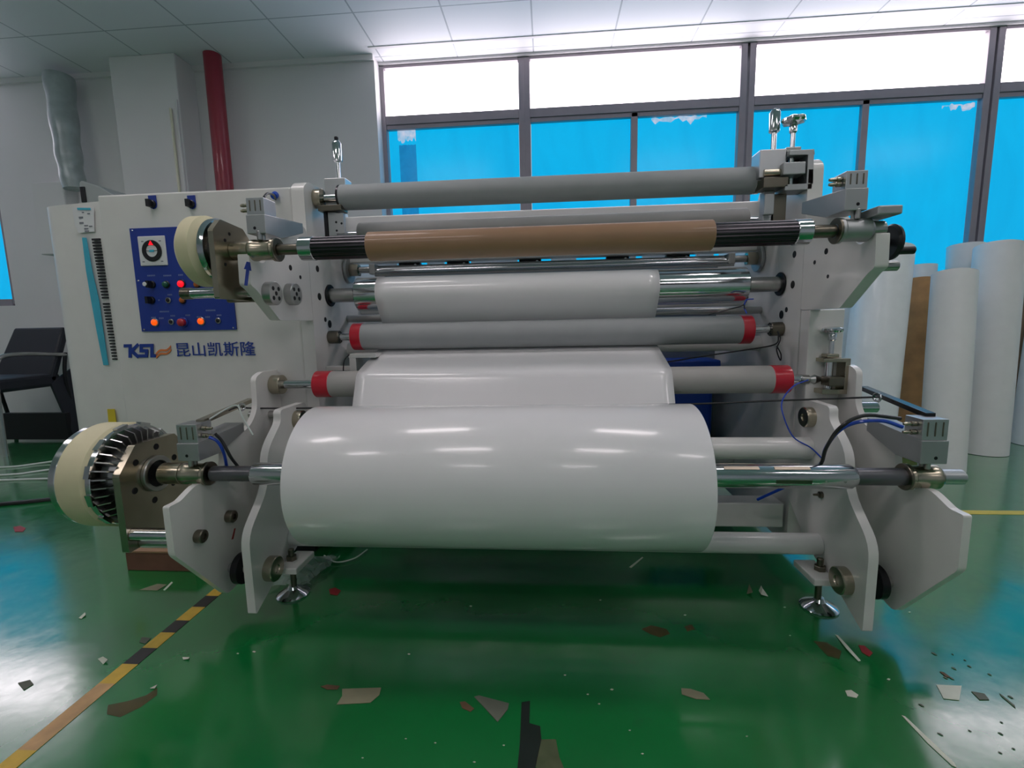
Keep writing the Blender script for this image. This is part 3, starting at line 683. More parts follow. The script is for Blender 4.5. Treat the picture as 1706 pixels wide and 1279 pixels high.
# outer plates
outer = [(1.30, .345, .015), (1.30, .505, .008), (1.345, .505, .01), (1.43, .54, .04), (1.50, .50, .02), (1.56, .56, .02), (1.57, .635, .03), (1.72, .66, .04), (1.78, .72, .05), (1.785, .85, .02), (1.83, .868, .02), (1.95, .868, .02), (1.95, .70, .03), (1.93, .30, .03), (1.60, .10, .02), (1.51, .085, .02)]
for X, s in ((XOR, 1), (XOL, -1)):
    op = plate_x('swing_arm', outer, X, X+s*.022, 'white_paint', st, r=.02, label='white outer swing arm plate')
    # black discs and the pivot shaft between the plates
    XI_ = XIR if s > 0 else XIL
    y0, z0 = 1.535, .175
    cx('pivot_shaft', XI_+s*.03, X, y0, z0, .018, 'steel', op)
    cx('spacer_disc', X-s*.035, X-s*.06 if s > 0 else X-s*.06, y0, z0, .056, 'black_metal', op, n=40, label='black spacer disc')
    cx('spacer_disc', XI_+s*.04, XI_+s*.07, 1.80, .675, .042, 'black_metal', op, n=40, label='black spacer disc')
    cx('cross_rod', X+s*.022, X+s*.13, 1.50, .21 if s > 0 else .21, .018, 'chrome', op, label='steel rod end')
    # nickel pivot bushes of the arm
    if s < 0:
        for px, py in ((329, 893), (380, 860)):
            v = atx(px, py, X); obj('bush', lathe(NB(), (X, v.y, v.z), (1, 0, 0), [(0, .022), (.022, .022), (.025, .019), (.025, .010), (.018, .009), (.018, 0)], 24, closed=False), 'nickel_dark', op)
        v = atx(389, 889, X); bb = NB(); prism_x(bb, [(v.y-.014, v.z-.016), (v.y-.004, v.z-.018), (v.y+.014, v.z+.016), (v.y+.006, v.z+.018)], X, X+.001); obj('red_mark', bb, 'scrap_red', op, smooth=False)
# chucks and clamp blocks
xr2 = X_(1540, 793, MS[0]); xl2 = X_(332, 790, MS[0])
chuck(1, xr2-.01, *MS, .031, st, 'nickel shaft chuck', False); chuck(-1, xl2-.01, *MS, .031, st, 'nickel shaft chuck', False)
for s, xa, z0 in ((1, X_(1557, 755, 1.42), aty(1557, 773, 1.42).z), (-1, X_(313, 755, 1.42), aty(313, 773, 1.42).z)):
    clamp_block(s, xa, 1.42, 1.66, z0+(.0 if s > 0 else .01), z0+.07, z0+.133, .075, st, 'aluminium clamp block with air cylinder')
# beams
cx('lower_beam', XIL+.0, XIR-.0, 1.70, .222, .038, 'white_paint', st, n=48, label='white lower cross tube')
cx('middle_beam', XIL, XIR, 1.80, .555, .042, 'white_paint', st, n=48, label='white middle cross tube')
box('box_beam', XIL, XIR, 1.955, 2.05, aty(1250, 879, 1.95).z, aty(1250, 839, 1.95).z, 'white_paint', st, bevel=.006, label='white square cross beam')
# red ended roller of the stand
rl = roller('lower_guide_roller', X_(529, 638, 1.90), X_(1311, 630, 1.90), *RL, .0546, 'rubber_warm', XOL+.0, X_(1350, 630, 1.9), .018, 'pale grey roller with red taped ends', band=.066, parent=st)
obj('bearing_collar', ring(NB(), (XOL, *RL), (1, 0, 0), .018, .041, .045, 36), 'nickel', rl)
# right adjuster for the red ended roller
YB = 1.86
def B(x, y): return aty(x, y, YB)
b = NB(); x0, x1 = B(1364, 620).x, B(1408, 620).x
zt_, zb_ = B(1390, 596).z, B(1390, 652).z
bx(b, x0, x1, YB-.03, YB+.04, zt_-.014, zt_); bx(b, x0, x1, YB-.03, YB+.04, zb_-.006, zb_+.012); bx(b, x1-.018, x1, YB-.03, YB+.04, zb_+.012, zt_-.014)
sb = obj('slide_bracket', b, 'nickel', st, smooth=False, bevel=.002)
q = B(1384, 595)
box('lock_plate', q.x-.025, q.x+.02, YB-.02, YB+.02, q.z, q.z+.014, 'nickel', sb)
star_knob(q.x, YB, q.z+.014, .088, sb, r=.036)
cyl('slide_screw', (q.x-.004, YB, zb_+.01), (q.x-.004, YB, zt_-.012), .014, 'chrome', sb)
box('slide_block', B(1370, 630).x, B(1396, 630).x, YB-.045, YB+.01, B(1385, 641).z, B(1385, 626).z, 'nickel_dark', sb)
obj('shaft_end', lathe(NB(), (B(1342, 630).x, RL[0]-.01, RL[1]), (1, 0, 0), [(0, .018), (.025, .018), (.03, .012), (.045, .020), (.07, .010)], 20), 'steel', sb)
# flat bars (prop arms) on both swing arms
for s, (p0, y0), (p1, y1) in ((1, ((1433, 643), 1.86), ((1543, 688), 1.47)), (-1, ((423, 663), 1.86), ((339, 699), 1.47))):
    a = aty(*p0, y0); c = aty(*p1, y1); dd = (c-a)
    b = NB(); n = Vector((0, 0, 1)); w = Vector((s*.028, 0, 0))
    vs = [b.verts.new(v) for v in (a, a+w, c+w, c, a-n*.016, a+w-n*.016, c+w-n*.016, c-n*.016)]
    for f in ((0,1,2,3), (7,6,5,4), (0,4,5,1), (1,5,6,2), (2,6,7,3), (3,7,4,0)): b.faces.new([vs[i] for i in f])
    obj('prop_bar', b, 'dark_shaft' if s > 0 else 'nickel', st, smooth=False, bevel=.001, label='flat steel bar along the arm')
cx('cross_rod', XOR+.022, XOR+.13, 1.86, .70, .02, 'chrome', st, label='short steel rod through the right arm')
cx('cross_rod', XOL-.09, XIL-.03, 1.86, .685, .016, 'steel', st, label='short steel rod through the left arm')

# lower left magnetic powder brake with fins --------------------------------------
xa_ = X_(93, 800, 1.30)-.012; xb_ = X_(146, 800, 1.30)-.012
br = cx('magnetic_brake', xa_, xb_, *MS, .178, 'cream_ceramic', st, n=72, ch=.012, label='large cream round brake with cooling fins')
obj('brake_rim', ring(NB(), (xa_-.022, *MS), (1, 0, 0), .10, .170, .024, 72), 'chrome', br)
b = ring(NB(), (xb_-.001, *MS), (1, 0, 0), .10, .172, .018, 72)
for i in range(12):
    t = i*math.pi/6+.2
    c = Vector((xb_+.004, MS[0]+.172*math.cos(t), MS[1]+.172*math.sin(t)))
    r_ = Matrix.Rotation(t, 3, 'X'); vs = [b.verts.new(c+r_ @ Vector(v)) for v in ((-.004,-.004,-.020),(.014,-.004,-.020),(.014,.005,-.020),(-.004,.005,-.020),(-.004,-.004,.020),(.014,-.004,.020),(.014,.005,.020),(-.004,.005,.020))]
    for f in ((0,1,2,3), (7,6,5,4), (0,4,5,1), (1,5,6,2), (2,6,7,3), (3,7,4,0)): b.faces.new([vs[j] for j in f])
obj('brake_rim', b, 'chrome', br)
b = lathe(NB(), (xb_+.017, *MS), (1, 0, 0), [(0, .112), (.030, .108)], 48)
for i in range(36):
    t = i*math.pi/18; r_ = Matrix.Rotation(t, 3, 'X')
    q = [(.0, .110), (.034, .105), (.032, .150), (.0, .164)]
    vs = [b.verts.new(Vector((xb_+.017+x, *MS)) + r_ @ Vector((0, rr, h))) for h in (-.002, .002) for x, rr in q]
    for f in ((0,1,2,3), (7,6,5,4), (0,4,5,1), (1,5,6,2), (2,6,7,3), (3,7,4,0)): b.faces.new([vs[j] for j in f])
obj('fin_ring', b, 'steel', br, smooth=False, label='ring of cast cooling fins')
xp2 = X_(254, 790, 1.47)+.012
bpoly = [(MS[0]-.135, MS[1]-.225), (MS[0]-.135, MS[1]+.035), (MS[0]-.065, MS[1]+.118), (MS[0]+.10, MS[1]+.118), (MS[0]+.155, MS[1]+.05), (MS[0]+.155, MS[1]-.225)]
bp_ = plate_x('brake_bracket', bpoly, xp2, xp2-.024, 'nickel', st, r=.006, label='octagonal steel plate holding the brake',
              holes=[])
for i in range(6):
    t = i*math.pi/3+.35; obj('bolt', lathe(NB(), (xp2+.0006, MS[0]+.092*math.cos(t), MS[1]+.092*math.sin(t)), (1, 0, 0), [(0, .011), (.001, .010)], 16), 'black_metal', bp_)

obj('bearing_ring', ring(NB(), (xp2, *MS), (1, 0, 0), .046, .062, .014, 44), 'steel', bp_)
obj('bore', lathe(NB(), (xp2+.001, *MS), (1, 0, 0), [(0, .046), (.004, .046)], 36), 'black_metal', bp_)
cx('coupling', xp2+.032, xl2-.055, *MS, .037, 'nickel', st, label='nickel coupling sleeve')
cx('guide_rod', xp2+.0, XOL-.006, 1.36, .385, .022, 'chrome', st, label='lower steel guide rod of the brake')
cx('guide_rod', xp2+.0, XOL-.006, 1.39, .345, .02, 'steel', st, label='lower steel guide rod of the brake')

# ================================================================== shafts and rolls lying in the stand
rx0, rx1 = X_(466, 795, 1.25), X_(1196, 795, 1.25)
sh = empty('air_shaft', (0, *MS), 'long steel air shaft carrying the big white paper roll', 'shaft')
xe = X_(1414, 793, MS[0]); xs_ = X_(425, 790, MS[0])
b = lathe(NB(), (xs_, *MS), (1, 0, 0), [(0, .028), (.0, .035), (.006, .038), (xe-xs_, .038), (xe-xs_+.014, .030)], 48)
o = obj('shaft_body', b, 'chrome', sh)
b = NB()                                       # air strips in slots
for ang in (-.15, 1.0, 2.2, 3.3, 4.4):
    for x0 in (rx0-.09, X_(1295, 790, 1.43), X_(1210, 790, 1.43)):
        if ang == -.15 and x0 != X_(1295, 790, 1.43): continue
        c = Vector((x0, MS[0]-.0375*math.cos(ang), MS[1]+.0375*math.sin(ang))); u = Vector((0, math.sin(ang), math.cos(ang)))*.006; nn = Vector((0, -math.cos(ang), math.sin(ang)))*.0015; Lx = Vector((.105, 0, 0))
        vs = [b.verts.new(v) for v in (c-u, c+u, c+u+Lx, c-u+Lx, c-u+nn, c+u+nn, c+u+Lx+nn, c-u+Lx+nn)]
        for f in ((0,1,2,3), (7,6,5,4), (0,4,5,1), (1,5,6,2), (2,6,7,3), (3,7,4,0)): b.faces.new([vs[i] for i in f])
obj('air_strips', b, 'nickel_dark', sh, smooth=False)
b = NB()
for px in (1378, 1410): lathe(b, (X_(px, 798, 1.43), MS[0]-.036, MS[1]-.005), (0, -1, 0), [(0, .004), (.003, .003)], 10)
obj('set_screws', b, 'steel', sh)
cx('journal', X_(355, 790, MS[0]), xs_, *MS, .026, 'grey_shaft', sh); cx('journal', xe+.012, X_(1515, 793, MS[0]), *MS, .027, 'grey_shaft', sh)
cx('shaft_end', X_(1560, 793, MS[0]), X_(1606, 793, MS[0]), *MS, .023, 'aluminium', sh, ch=.008)

R_ = .2283
b = lathe(NB(), (rx0, *MS), (1, 0, 0), [(0, .046), (0, R_-.003), (.003, R_), (rx1-rx0-.003, R_), (rx1-rx0, R_-.003), (rx1-rx0, .046)], 128, closed=False)
pr = tag(obj('paper_roll', b, 'paper_white', angle=50), 'big glossy white paper roll on the lower air shaft', 'paper roll')
obj('roll_core', ring(NB(), (rx0-.004, *MS), (1, 0, 0), .039, .047, rx1-rx0+.008, 40), 'cardboard', pr)

# web of paper running up through the rollers
def tangent(c0, r0, s0, c1, r1, s1):
    """tangent points of a belt running from circle 0 to circle 1; s = +1 counter-clockwise in the y-z plane"""
    d = Vector(c1)-Vector(c0); L = d.length; a = math.atan2(d.y, d.x)
    off = math.asin((s0*r0-s1*r1)/L) if True else 0
    t = a+off
    n = Vector((math.sin(t), -math.cos(t)))
    return Vector(c0)+n*(s0*r0), Vector(c1)+n*(s1*r1)
# belt runs downwards: over the silver roller's front (seen with y to the right and z up: anticlockwise = +1)
circ = [((2.12, 1.19), .0768, 1), ((2.09, 1.0), .0610, -1), ((1.90, .807), .0556, 1), (MS, R_+.0008, -1)]
tg_ = [tangent(*circ[i], *circ[i+1]) for i in range(3)]
def arc(c, r, p0, p1, s):
    a0 = math.atan2(p0[1]-c[1], p0[0]-c[0]); a1 = math.atan2(p1[1]-c[1], p1[0]-c[0])
    if s > 0:
        while a1 < a0: a1 += 2*math.pi
    else:
        while a1 > a0: a1 -= 2*math.pi
    n = max(3, int(abs(a1-a0)/.12)); return [(c[0]+r*math.cos(a0+(a1-a0)*i/n), c[1]+r*math.sin(a0+(a1-a0)*i/n)) for i in range(n+1)]
path = []
c, r, s = circ[0]; path += arc(c, r, (c[0]+r, c[1]+r*.5), tg_[0][0], s)
for i in (1, 2):
    c, r, s = circ[i]; path += arc(c, r, tg_[i-1][1], tg_[i][0], s)
c, r, s = circ[3]; q_ = tg_[2][1]; a_ = math.atan2(q_[1]-c[1], q_[0]-c[0])-.3
path += arc(c, r, q_, (c[0]+r*math.cos(a_), c[1]+r*math.sin(a_)), s)
dense = []
for p0, p1 in zip(path, path[1:]):
    n = max(1, int(math.dist(p0, p1)/.03))
    for i in range(n): dense.append((p0[0]+(p1[0]-p0[0])*i/n, p0[1]+(p1[1]-p0[1])*i/n))
dense.append(path[-1])
uL, uR = X_(623, 480, 2.04), X_(1100, 480, 2.04); lL, lR = X_(592, 640, 1.845), X_(1121, 640, 1.845)
b = NB(); rows = []; NX = 26
for y, z in dense:
    t = min(1, max(0, (1.05-z)/.19)); a = uL+(lL-uL)*t; c = uR+(lR-uR)*t
    if z < .80: t2 = (.80-z)/.05; a = lL+(rx0-lL)*0*t2
    row = []
    for i in range(NX+1):
        u = i/NX; x = a+(c-a)*u; wob = .0028*math.sin(u*9+z*30)*math.exp(-u*5) if .80 < z < .90 and y > 1.72 else 0
        row.append(b.verts.new((x, y, z+wob)))
    rows.append(row)
for p0, p1 in zip(rows, rows[1:]):
    for i in range(NX): b.faces.new((p0[i], p0[i+1], p1[i+1], p1[i]))
web = tag(obj('paper_web', b, 'paper_white', angle=80), 'white paper web running from the big roll up over the steel roller', 'paper')
sm = web.modifiers.new('thickness', 'SOLIDIFY'); sm.thickness = .0006; sm.offset = 0

# upper air shaft and brown core
ush = empty('air_shaft', (0, *UA), 'dark ribbed air shaft carrying the brown paper core', 'shaft')
x0 = X_(525, 412, UA[0]); x1 = X_(1322, 382, UA[0])
b = NB(); n = 80; rings = []
for x in (x0, x1): rings.append([b.verts.new((x, UA[0]+(.038 if i % 4 < 2 else .0368)*math.cos(2*math.pi*i/n), UA[1]+(.038 if i % 4 < 2 else .0368)*math.sin(2*math.pi*i/n))) for i in range(n)])
for i in range(n): b.faces.new((rings[0][i], rings[0][(i+1)%n], rings[1][(i+1)%n], rings[1][i]))
b.faces.new(rings[0]); b.faces.new(rings[1])
obj('shaft_body', b, 'dark_shaft', ush, smooth=False, label='dark ribbed shaft body')
cx('shaft_collar', X_(503, 413, UA[0]), x0, *UA, .0395, 'chrome', ush); cx('shaft_collar', x1, X_(1347, 381, UA[0]), *UA, .0395, 'chrome', ush)
cx('journal', X_(463, 413, UA[0]), X_(504, 412, UA[0]), *UA, .018, 'nickel_dark', ush); cx('journal', X_(1346, 381, UA[0]), X_(1390, 380, UA[0]), *UA, .02, 'nickel_dark', ush)
k0, k1 = X_(610, 405, UA[0]-.03), X_(1191, 388, UA[0]-.03)
b = ring(NB(), (k0, *UA), (1, 0, 0), .039, .0475, k1-k0, 64)
tag(obj('cardboard_core', b, 'cardboard'), 'empty brown cardboard core on the upper air shaft', 'cardboard tube')

# ================================================================== cables and cords
def cable(name, pts, r, m, lab, cat='cable', **k):
    return tag(tube(name, pts, r, m, n=8, **k), lab, cat)
P = aty
cable('tension_cord', [P(340, 700, 1.50), P(400, 677, 1.72), P(430, 680, 1.80), P(700, 678, 1.80), P(1100, 674, 1.80), P(1300, 667, 1.80), P(1466, 661, 1.70)], .0035, 'cable_black', 'thin dark cord stretched across between the arm bars', 'cord')
obj('cord_ring', ring(NB(), P(1460, 662, 1.69), (1, .3, 0), .010, .017, .006, 20), 'chrome', st)
obj('cord_ring', ring(NB(), P(402, 678, 1.70), (1, -.3, 0), .010, .017, .006, 20), 'chrome', st)
cable('air_hose', [P(1500, 697, 1.44), P(1440, 692, 1.42), P(1400, 712, 1.42), P(1377, 745, 1.50), P(1368, 772, 1.58), P(1352, 790, 1.66)], .0055, 'cable_black', 'black air hose arching from the right lower air cylinder', 'hose')
cable('air_hose', [P(1503, 711, 1.44), P(1470, 701, 1.43), P(1425, 704, 1.43), P(1395, 720, 1.46), P(1375, 748, 1.52), P(1366, 774, 1.60), P(1330, 800, 1.75), P(1262, 832, 1.88)], .0055, 'cable_blue', 'blue air hose arching under the black one at right', 'hose')
cable('air_hose', [P(348, 728, 1.44), P(362, 735, 1.45), P(372, 752, 1.46), P(378, 778, 1.50), P(382, 800, 1.56)], .005, 'cable_blue', 'blue air hose below the left lower air cylinder', 'hose')
cable('air_hose', [P(358, 722, 1.44), P(370, 735, 1.45), P(385, 762, 1.46), P(398, 780, 1.52), P(404, 800, 1.58)], .005, 'cable_black', 'black air hose below the left lower air cylinder', 'hose')
cable('sensor_wire', [P(1346, 633, 1.85), P(1322, 643, 1.82), P(1303, 668, 1.78), P(1306, 695, 1.76), P(1322, 728, 1.76), P(1350, 745, 1.76), P(1366, 760, 1.72), P(1378, 774, 1.70)], .0025, 'cable_blue', 'thin blue wire hanging from the right roller adjuster', 'wire')
cable('sensor_wire', [P(1110, 603, 2.02), P(1180, 592, 2.0), P(1240, 583, 1.99), P(1290, 574, 1.98), P(1297, 560, 2.0), P(1296, 552, 2.02)], .003, 'cable_black', 'thin black wire slanting up to the right frame', 'wire')
cable('sensor_wire', [P(1296, 552, 2.02), P(1300, 565, 2.0), P(1294, 582, 1.98), P(1300, 600, 1.98), P(1301, 590, 1.97), P(1294, 576, 1.98)], .0025, 'cable_black', 'looped black wire end by the right roller collar', 'wire')
cable('sensor_wire', [P(1180, 524, 2.02), P(1215, 515, 2.02), P(1238, 508, 2.02), P(1246, 495, 2.04), P(1240, 508, 2.0), P(1243, 520, 2.0)], .0028, 'cable_black', 'black wire knotted below the steel roller', 'wire')
cable('sensor_wire', [P(1255, 498, 2.02), P(1243, 500, 2.0), P(1240, 512, 2.0), P(1244, 522, 1.99)], .0028, 'cable_blue', 'short blue wire knotted below the steel roller', 'wire')
cable('plastic_strap', [P(345, 700, 1.50), P(392, 675, 1.60), P(404, 695, 1.58), P(422, 725, 1.55)], .003, 'cable_white', 'clear plastic strap hanging at the left arm bar', 'strap')
cable('sensor_wire', [P(582, 590, 1.98), P(574, 600, 1.97), P(572, 615, 1.97), P(573, 630, 2.0)], .0025, 'cable_black', 'short wire beside the white angle bracket', 'wire')
cable('air_hose', [P(440, 328, 1.57), P(446, 322, 1.62), P(456, 325, 1.80), P(459, 332, 1.94)], .004, 'cable_black', 'black air hose behind the upper left air cylinder', 'hose')
tag(cyl('blue_fitting', P(456, 327, 1.93), P(459, 324, 1.95), .014, 'blue_plastic'), 'round blue air fitting behind the upper left air cylinder', 'fitting')
cable('floor_cable', [atz(-40, 845, .01), atz(0, 840, .01), atz(45, 836, .01), atz(90, 831, .01), atz(110, 829, .01)], .014, 'cable_black', 'thick black cable on the floor left of the brake')
cable('wire_loop', [atz(540, 925, .02), atz(560, 936, .01), atz(590, 930, .01), atz(612, 915, .01)], .003, 'cable_white', 'thin pale wire loop on the floor behind the big roll', 'wire')
for i, (ya, yb) in enumerate(((777, 768), (790, 781), (799, 797))):
    cable('white_strap', [atz(-20, ya+2, .006), atz(25, ya, .006), atz(60, (ya+yb)/2, .006), atz(92, yb, .012)], .008, 'cable_white',
          ['pale strap on the floor, farthest of three left of the brake', 'pale strap on the floor, middle of three left of the brake', 'pale strap on the floor, nearest of three left of the brake'][i], 'strap')

# ================================================================== things around the machine
# floor standing air conditioner beside the cabinet
ac = empty('air_conditioner', (-2.35, 2.6, 0), 'tall white standing air conditioner beside the cabinet with striped grille sticker', 'air conditioner')
q0 = aty(80, 340, 2.36); q1 = aty(150, 337, 2.25)
b = NB(); xa_, xb_ = q0.x, xc0-.01; zt = q1.z
pts = smooth_poly([(xa_, 2.30, .12), (xb_, 2.20, .02), (xb_, 2.75, .02), (xa_, 2.80, .10)], .05, 8)
va = [b.verts.new((x, y, 0)) for x, y in pts]; vb = [b.verts.new((x, y, zt)) for x, y in pts]; k = len(pts)
b.faces.new(va); b.faces.new(vb)
for i in range(k): b.faces.new((va[i], va[(i+1)%k], vb[(i+1)%k], vb[i]))
obj('housing', b, 'white_paint', ac, angle=30)
def ony(x): return 2.30+(2.20-2.30)*(x-xa_)/(xb_-xa_)
def acp(px, py):
    v = aty(px, py, 2.22); v = aty(px, py, ony(v.x)-.001); return v
b = NB(); gp = []
for i in range(41):
    y = 399+min(i, 39)*5.1; px = 161+(y-399)*.155; w = 6-.07*i; p0 = acp(px-w, y-1.2); p1 = acp(px+w, y+1.2)
    if i in (20, 40):
        obj('grille', b, 'black_plastic', ac, smooth=False, label='column of short black slots'); b = NB(); continue
    bx(b, p0.x, p1.x, min(p0.y,p1.y)-.003, max(p0.y,p1.y)+.004, p1.z, p0.z)
b = NB(); L_ = [(142, 396), (150, 450), (160, 500), (168, 550), (178, 608)]; wd2 = [3.5, 5, 6.5, 5.5, 4]
vs = []
for (x, y), w in zip(L_, wd2): vs.append((b.verts.new(acp(x-w, y)+Vector((0, -.004, 0))), b.verts.new(acp(x+w, y)+Vector((0, -.004, 0)))))
for p0, p1 in zip(vs, vs[1:]): b.faces.new((p0[0], p0[1], p1[1], p1[0]))
o = obj('teal_strip', b, 'teal_ink', ac, smooth=False); o.modifiers.new('t', 'SOLIDIFY').thickness = .002
def acquad(name, pts, m, off=.003, lab=None):
    b = NB(); b.faces.new([b.verts.new(acp(x, y)+Vector((0, -off, 0))) for x, y in pts]); o = obj(name, b, m, ac, smooth=False, label=lab); o.modifiers.new('t', 'SOLIDIFY').thickness = .0015; return o
acquad('energy_label', [(121, 346), (157, 346), (158, 386), (132, 388), (126, 376)], 'label_white', lab='white paper label')
acquad('label_header', [(130, 346.5), (152, 346.5), (153, 350), (131, 350)], 'teal_ink', .0045)
b = NB()
for y, x0, x1 in ((354, 138, 141), (356, 147, 151), (362, 133, 155), (371, 134, 156), (376, 142, 148), (377, 150, 155), (381, 142, 155), (385, 143, 155)):
    p0 = acp(x0, y-.7); p1 = acp(x1, y+.7); bx(b, p0.x, p1.x, p0.y-.006, p0.y-.003, p1.z, p0.z)
obj('label_print', b, 'ink_grey', ac, smooth=False)
acquad('yellow_tape', [(180, 681), (192, 681), (195, 703), (182, 703)], 'yellow', lab='piece of yellow tape')

# wall things at the left: electrical box, wrapped duct, grey unit, red pipe, conduit
def onwall(px, py): return aty(px, py, YL)
e0, e1 = aty(62, 300, YL-.12), aty(132, 300, YL-.12)
eb = empty('electrical_box', (e0.x, YL-.1, 2.0), 'flat white electrical box on the wall behind the air conditioner', 'electrical box')
box('box_body', aty(58, 360, YL-.14).x, aty(112, 360, YL-.14).x, YL-.14, YL, aty(70, 424, YL-.14).z, aty(70, 303, YL-.14).z, 'wall_paint', eb, bevel=.01)
du = [aty(98, 128, 4.38), aty(104, 180, 4.36), aty(112, 240, 4.34), aty(118, 280, 4.34), aty(125, 315, 4.34)]
b = NB(); tubebm(b, du, lambda t: (.115-.025*t)*(1+.05*math.sin(t*23)), n=20, sub=8)
tag(obj('wrapped_duct', b, 'duct_plastic', angle=60), 'vertical duct wrapped in crumpled clear plastic by the left column', 'duct')
q = aty(135, 333, 3.6); q2 = aty(176, 305, 3.6)
gu = empty('wall_unit', (q.x, 3.8, q.z), 'pale grey sloped housing showing above the air conditioner', 'housing')
b = NB(); x0, x1 = q.x, aty(182, 330, 3.6).x; zz0 = q.z-.35; zt = q2.z
prof = [(x0, zz0), (x1+.05, zz0), (x1+.05, q.z+.02), (x1-.07, zt-.02), (x0+.02, zt+.03), (x0, zt+.01)]
va = [b.verts.new((x, 3.6, z)) for x, z in prof]; vb = [b.verts.new((x, 4.1, z)) for x, z in prof]
b.faces.new(va); b.faces.new(vb)
for i in range(len(prof)): b.faces.new((va[i], va[(i+1)%len(prof)], vb[(i+1)%len(prof)], vb[i]))
obj('unit_body', b, 'grey_plastic', gu, bevel=.01, smooth=False)
box('side_slot', x0+.01, x0+.05, 3.59, 3.6, q.z-.02, zt-.02, 'black_plastic', gu)
rp = aty(359, 150, 4.35)
tag(cyl('red_pipe', (rp.x, 4.35, 0.0), (rp.x, 4.35, CEIL), .073, 'red_pipe', n=32), 'vertical dark red fire pipe beside the column', 'pipe')
cxx = aty(284, 190, 4.26)
b = NB(); tubebm(b, [(cxx.x, 4.268, 3.03), (cxx.x, 4.268, 2.2), (cxx.x+.0, 4.268, 0)], .012, n=8, sub=1)
tag(obj('conduit', b, 'cream_paint'), 'thin cream conduit on the white column, left of two', 'conduit')
b = NB(); tubebm(b, [(cxx.x+.06, 4.268, 3.1), (cxx.x+.06, 4.268, 2.2), (cxx.x+.06, 4.268, 0)], .010, n=8, sub=1)
tag(obj('conduit', b, 'wall_paint'), 'thin white conduit on the white column, right of two', 'conduit')

# armchair at the far left
ch = empty('armchair', (-4.9, 4.0, 0), 'black leather armchair with curved steel arms at the left wall', 'chair')
YCH = 3.95
def K(x, y, Y=YCH): return aty(x, y, Y)
def slab(name, c4, th, m, parent, bevel=.02, lab=None):
    b = NB(); n = (c4[1]-c4[0]).cross(c4[3]-c4[0]).normalized()*th
    va = [b.verts.new(p_) for p_ in c4]; vb = [b.verts.new(p_+n) for p_ in c4]
    b.faces.new(va); b.faces.new(vb[::-1])
    for i in range(4): b.faces.new((va[i], va[(i+1)%4], vb[(i+1)%4], vb[i]))
    return obj(name, b, m, parent, bevel=bevel, smooth=False, label=lab)
xb0_, xb1_ = K(22, 600, 4.2).x, K(116, 600, 4.2).x
zs = K(60, 640, YCH).z
slab('backrest', [Vector((xb0_, 4.05, zs)), Vector((xb1_, 4.05, zs)), Vector((xb1_, 4.25, K(70, 549, 4.25).z)), Vector((xb0_+.08, 4.25, K(70, 549, 4.25).z))], .07, 'black_leather', ch)
box('seat', xb0_-.12, xb1_+.0, 3.55, 4.10, zs-.03, zs+.09, 'black_leather', ch, bevel=.03)
for xx in (xb0_-.10, xb1_+.02):
    tube('arm', [(xx, 4.15, zs+.26), (xx, 3.75, zs+.29), (xx, 3.58, zs+.25), (xx-.01, 3.56, zs+.05), (xx-.02, 3.55, .0)], .018, 'steel', ch, n=10, label='bent steel arm')
    tube('leg', [(xx, 4.15, zs+.28), (xx, 4.12, zs), (xx, 4.2, 0)], .016, 'black_metal', ch, n=10)
slab('side_panel', [Vector((xb1_+.0, 4.0, zs)), Vector((xb1_+.02, 4.32, zs+.2)), Vector((xb1_+.10, 4.32, .02)), Vector((xb1_+.05, 4.1, .02))], .03, 'black_leather', ch, bevel=.008)
box('base_panel', xb0_-.02, xb1_+.04, 4.05, 4.10, .02, .28, 'black_metal', ch)

# paper rolls leaning by the right window
def standroll(pb, pt, Yb, Yt, r, m, lab, ht=None, group='paper rolls standing by the window', tilt=0):
    b0 = atz(*pb); Yb = b0.y if Yb is None else Yb
    a = Vector((aty(*pb, Yb).x, Yb, 0.003)); c = aty(*pt, Yt); n = 40
    d = (c-a); L = d.length; bb = NB(); dd, u, w = frame_of(d); rings = []
    for t, k_ in ((0, 1), (.3, 1.0), (.6, 1.01), (1, 1)):
        rg = []
        for i in range(n):
            an = 2*math.pi*i/n; rr = r*k_*(1+.012*math.sin(3*an+t*4)+.006*math.sin(7*an))
            v = a+d*t+(u*math.cos(an)+w*math.sin(an))*rr
            if t == 0: v.z = .003
            rg.append(bb.verts.new(v))
        rings.append(rg)
    for p0, p1 in zip(rings, rings[1:]):
        for i in range(n): bb.faces.new((p0[i], p0[(i+1)%n], p1[(i+1)%n], p1[i]))
    bb.faces.new(rings[0])
    inn = [bb.verts.new(v.co+(c-v.co)*.55) for v in rings[-1]]; deep = [bb.verts.new(v.co-d.normalized()*.25) for v in inn]
    for i in range(n):
        j = (i+1) % n; bb.faces.new((rings[-1][i], rings[-1][j], inn[j], inn[i])); bb.faces.new((inn[i], inn[j], deep[j], deep[i]))
    bb.faces.new(deep)
    return tag(obj('paper_tube_roll' if m != 'kraft' else 'kraft_roll', bb, m, angle=60), lab, 'paper roll', group)
standroll((1569, 770), (1591, 456), 3.30, 3.58, .125, 'paper_matte', 'shorter white roll standing in front, right of the brown kraft roll')
standroll((1634, 752), (1666, 411), 3.72, 4.02, .150, 'paper_matte', 'tall white roll standing second from the right edge')
standroll((1512, 785), (1536, 466), 3.78, 4.0, .10, 'kraft', 'brown kraft wrapped roll standing between white rolls')
standroll((1434, 800), (1476, 416), 3.45, 3.70, .17, 'film_white', 'wide white roll standing just right of the machine frame')
standroll((1384, 770), (1412, 430), 3.95, 4.12, .130, 'film_white', 'white roll half hidden behind the machine frame')
standroll((1591, 740), (1610, 409), 4.22, 4.40, .125, 'paper_matte', 'tall white roll standing behind the shorter front roll')
standroll((1680, 745), (1712, 412), 4.30, 4.42, .085, 'cardboard', 'tan roll standing at the right edge behind the tall white roll')
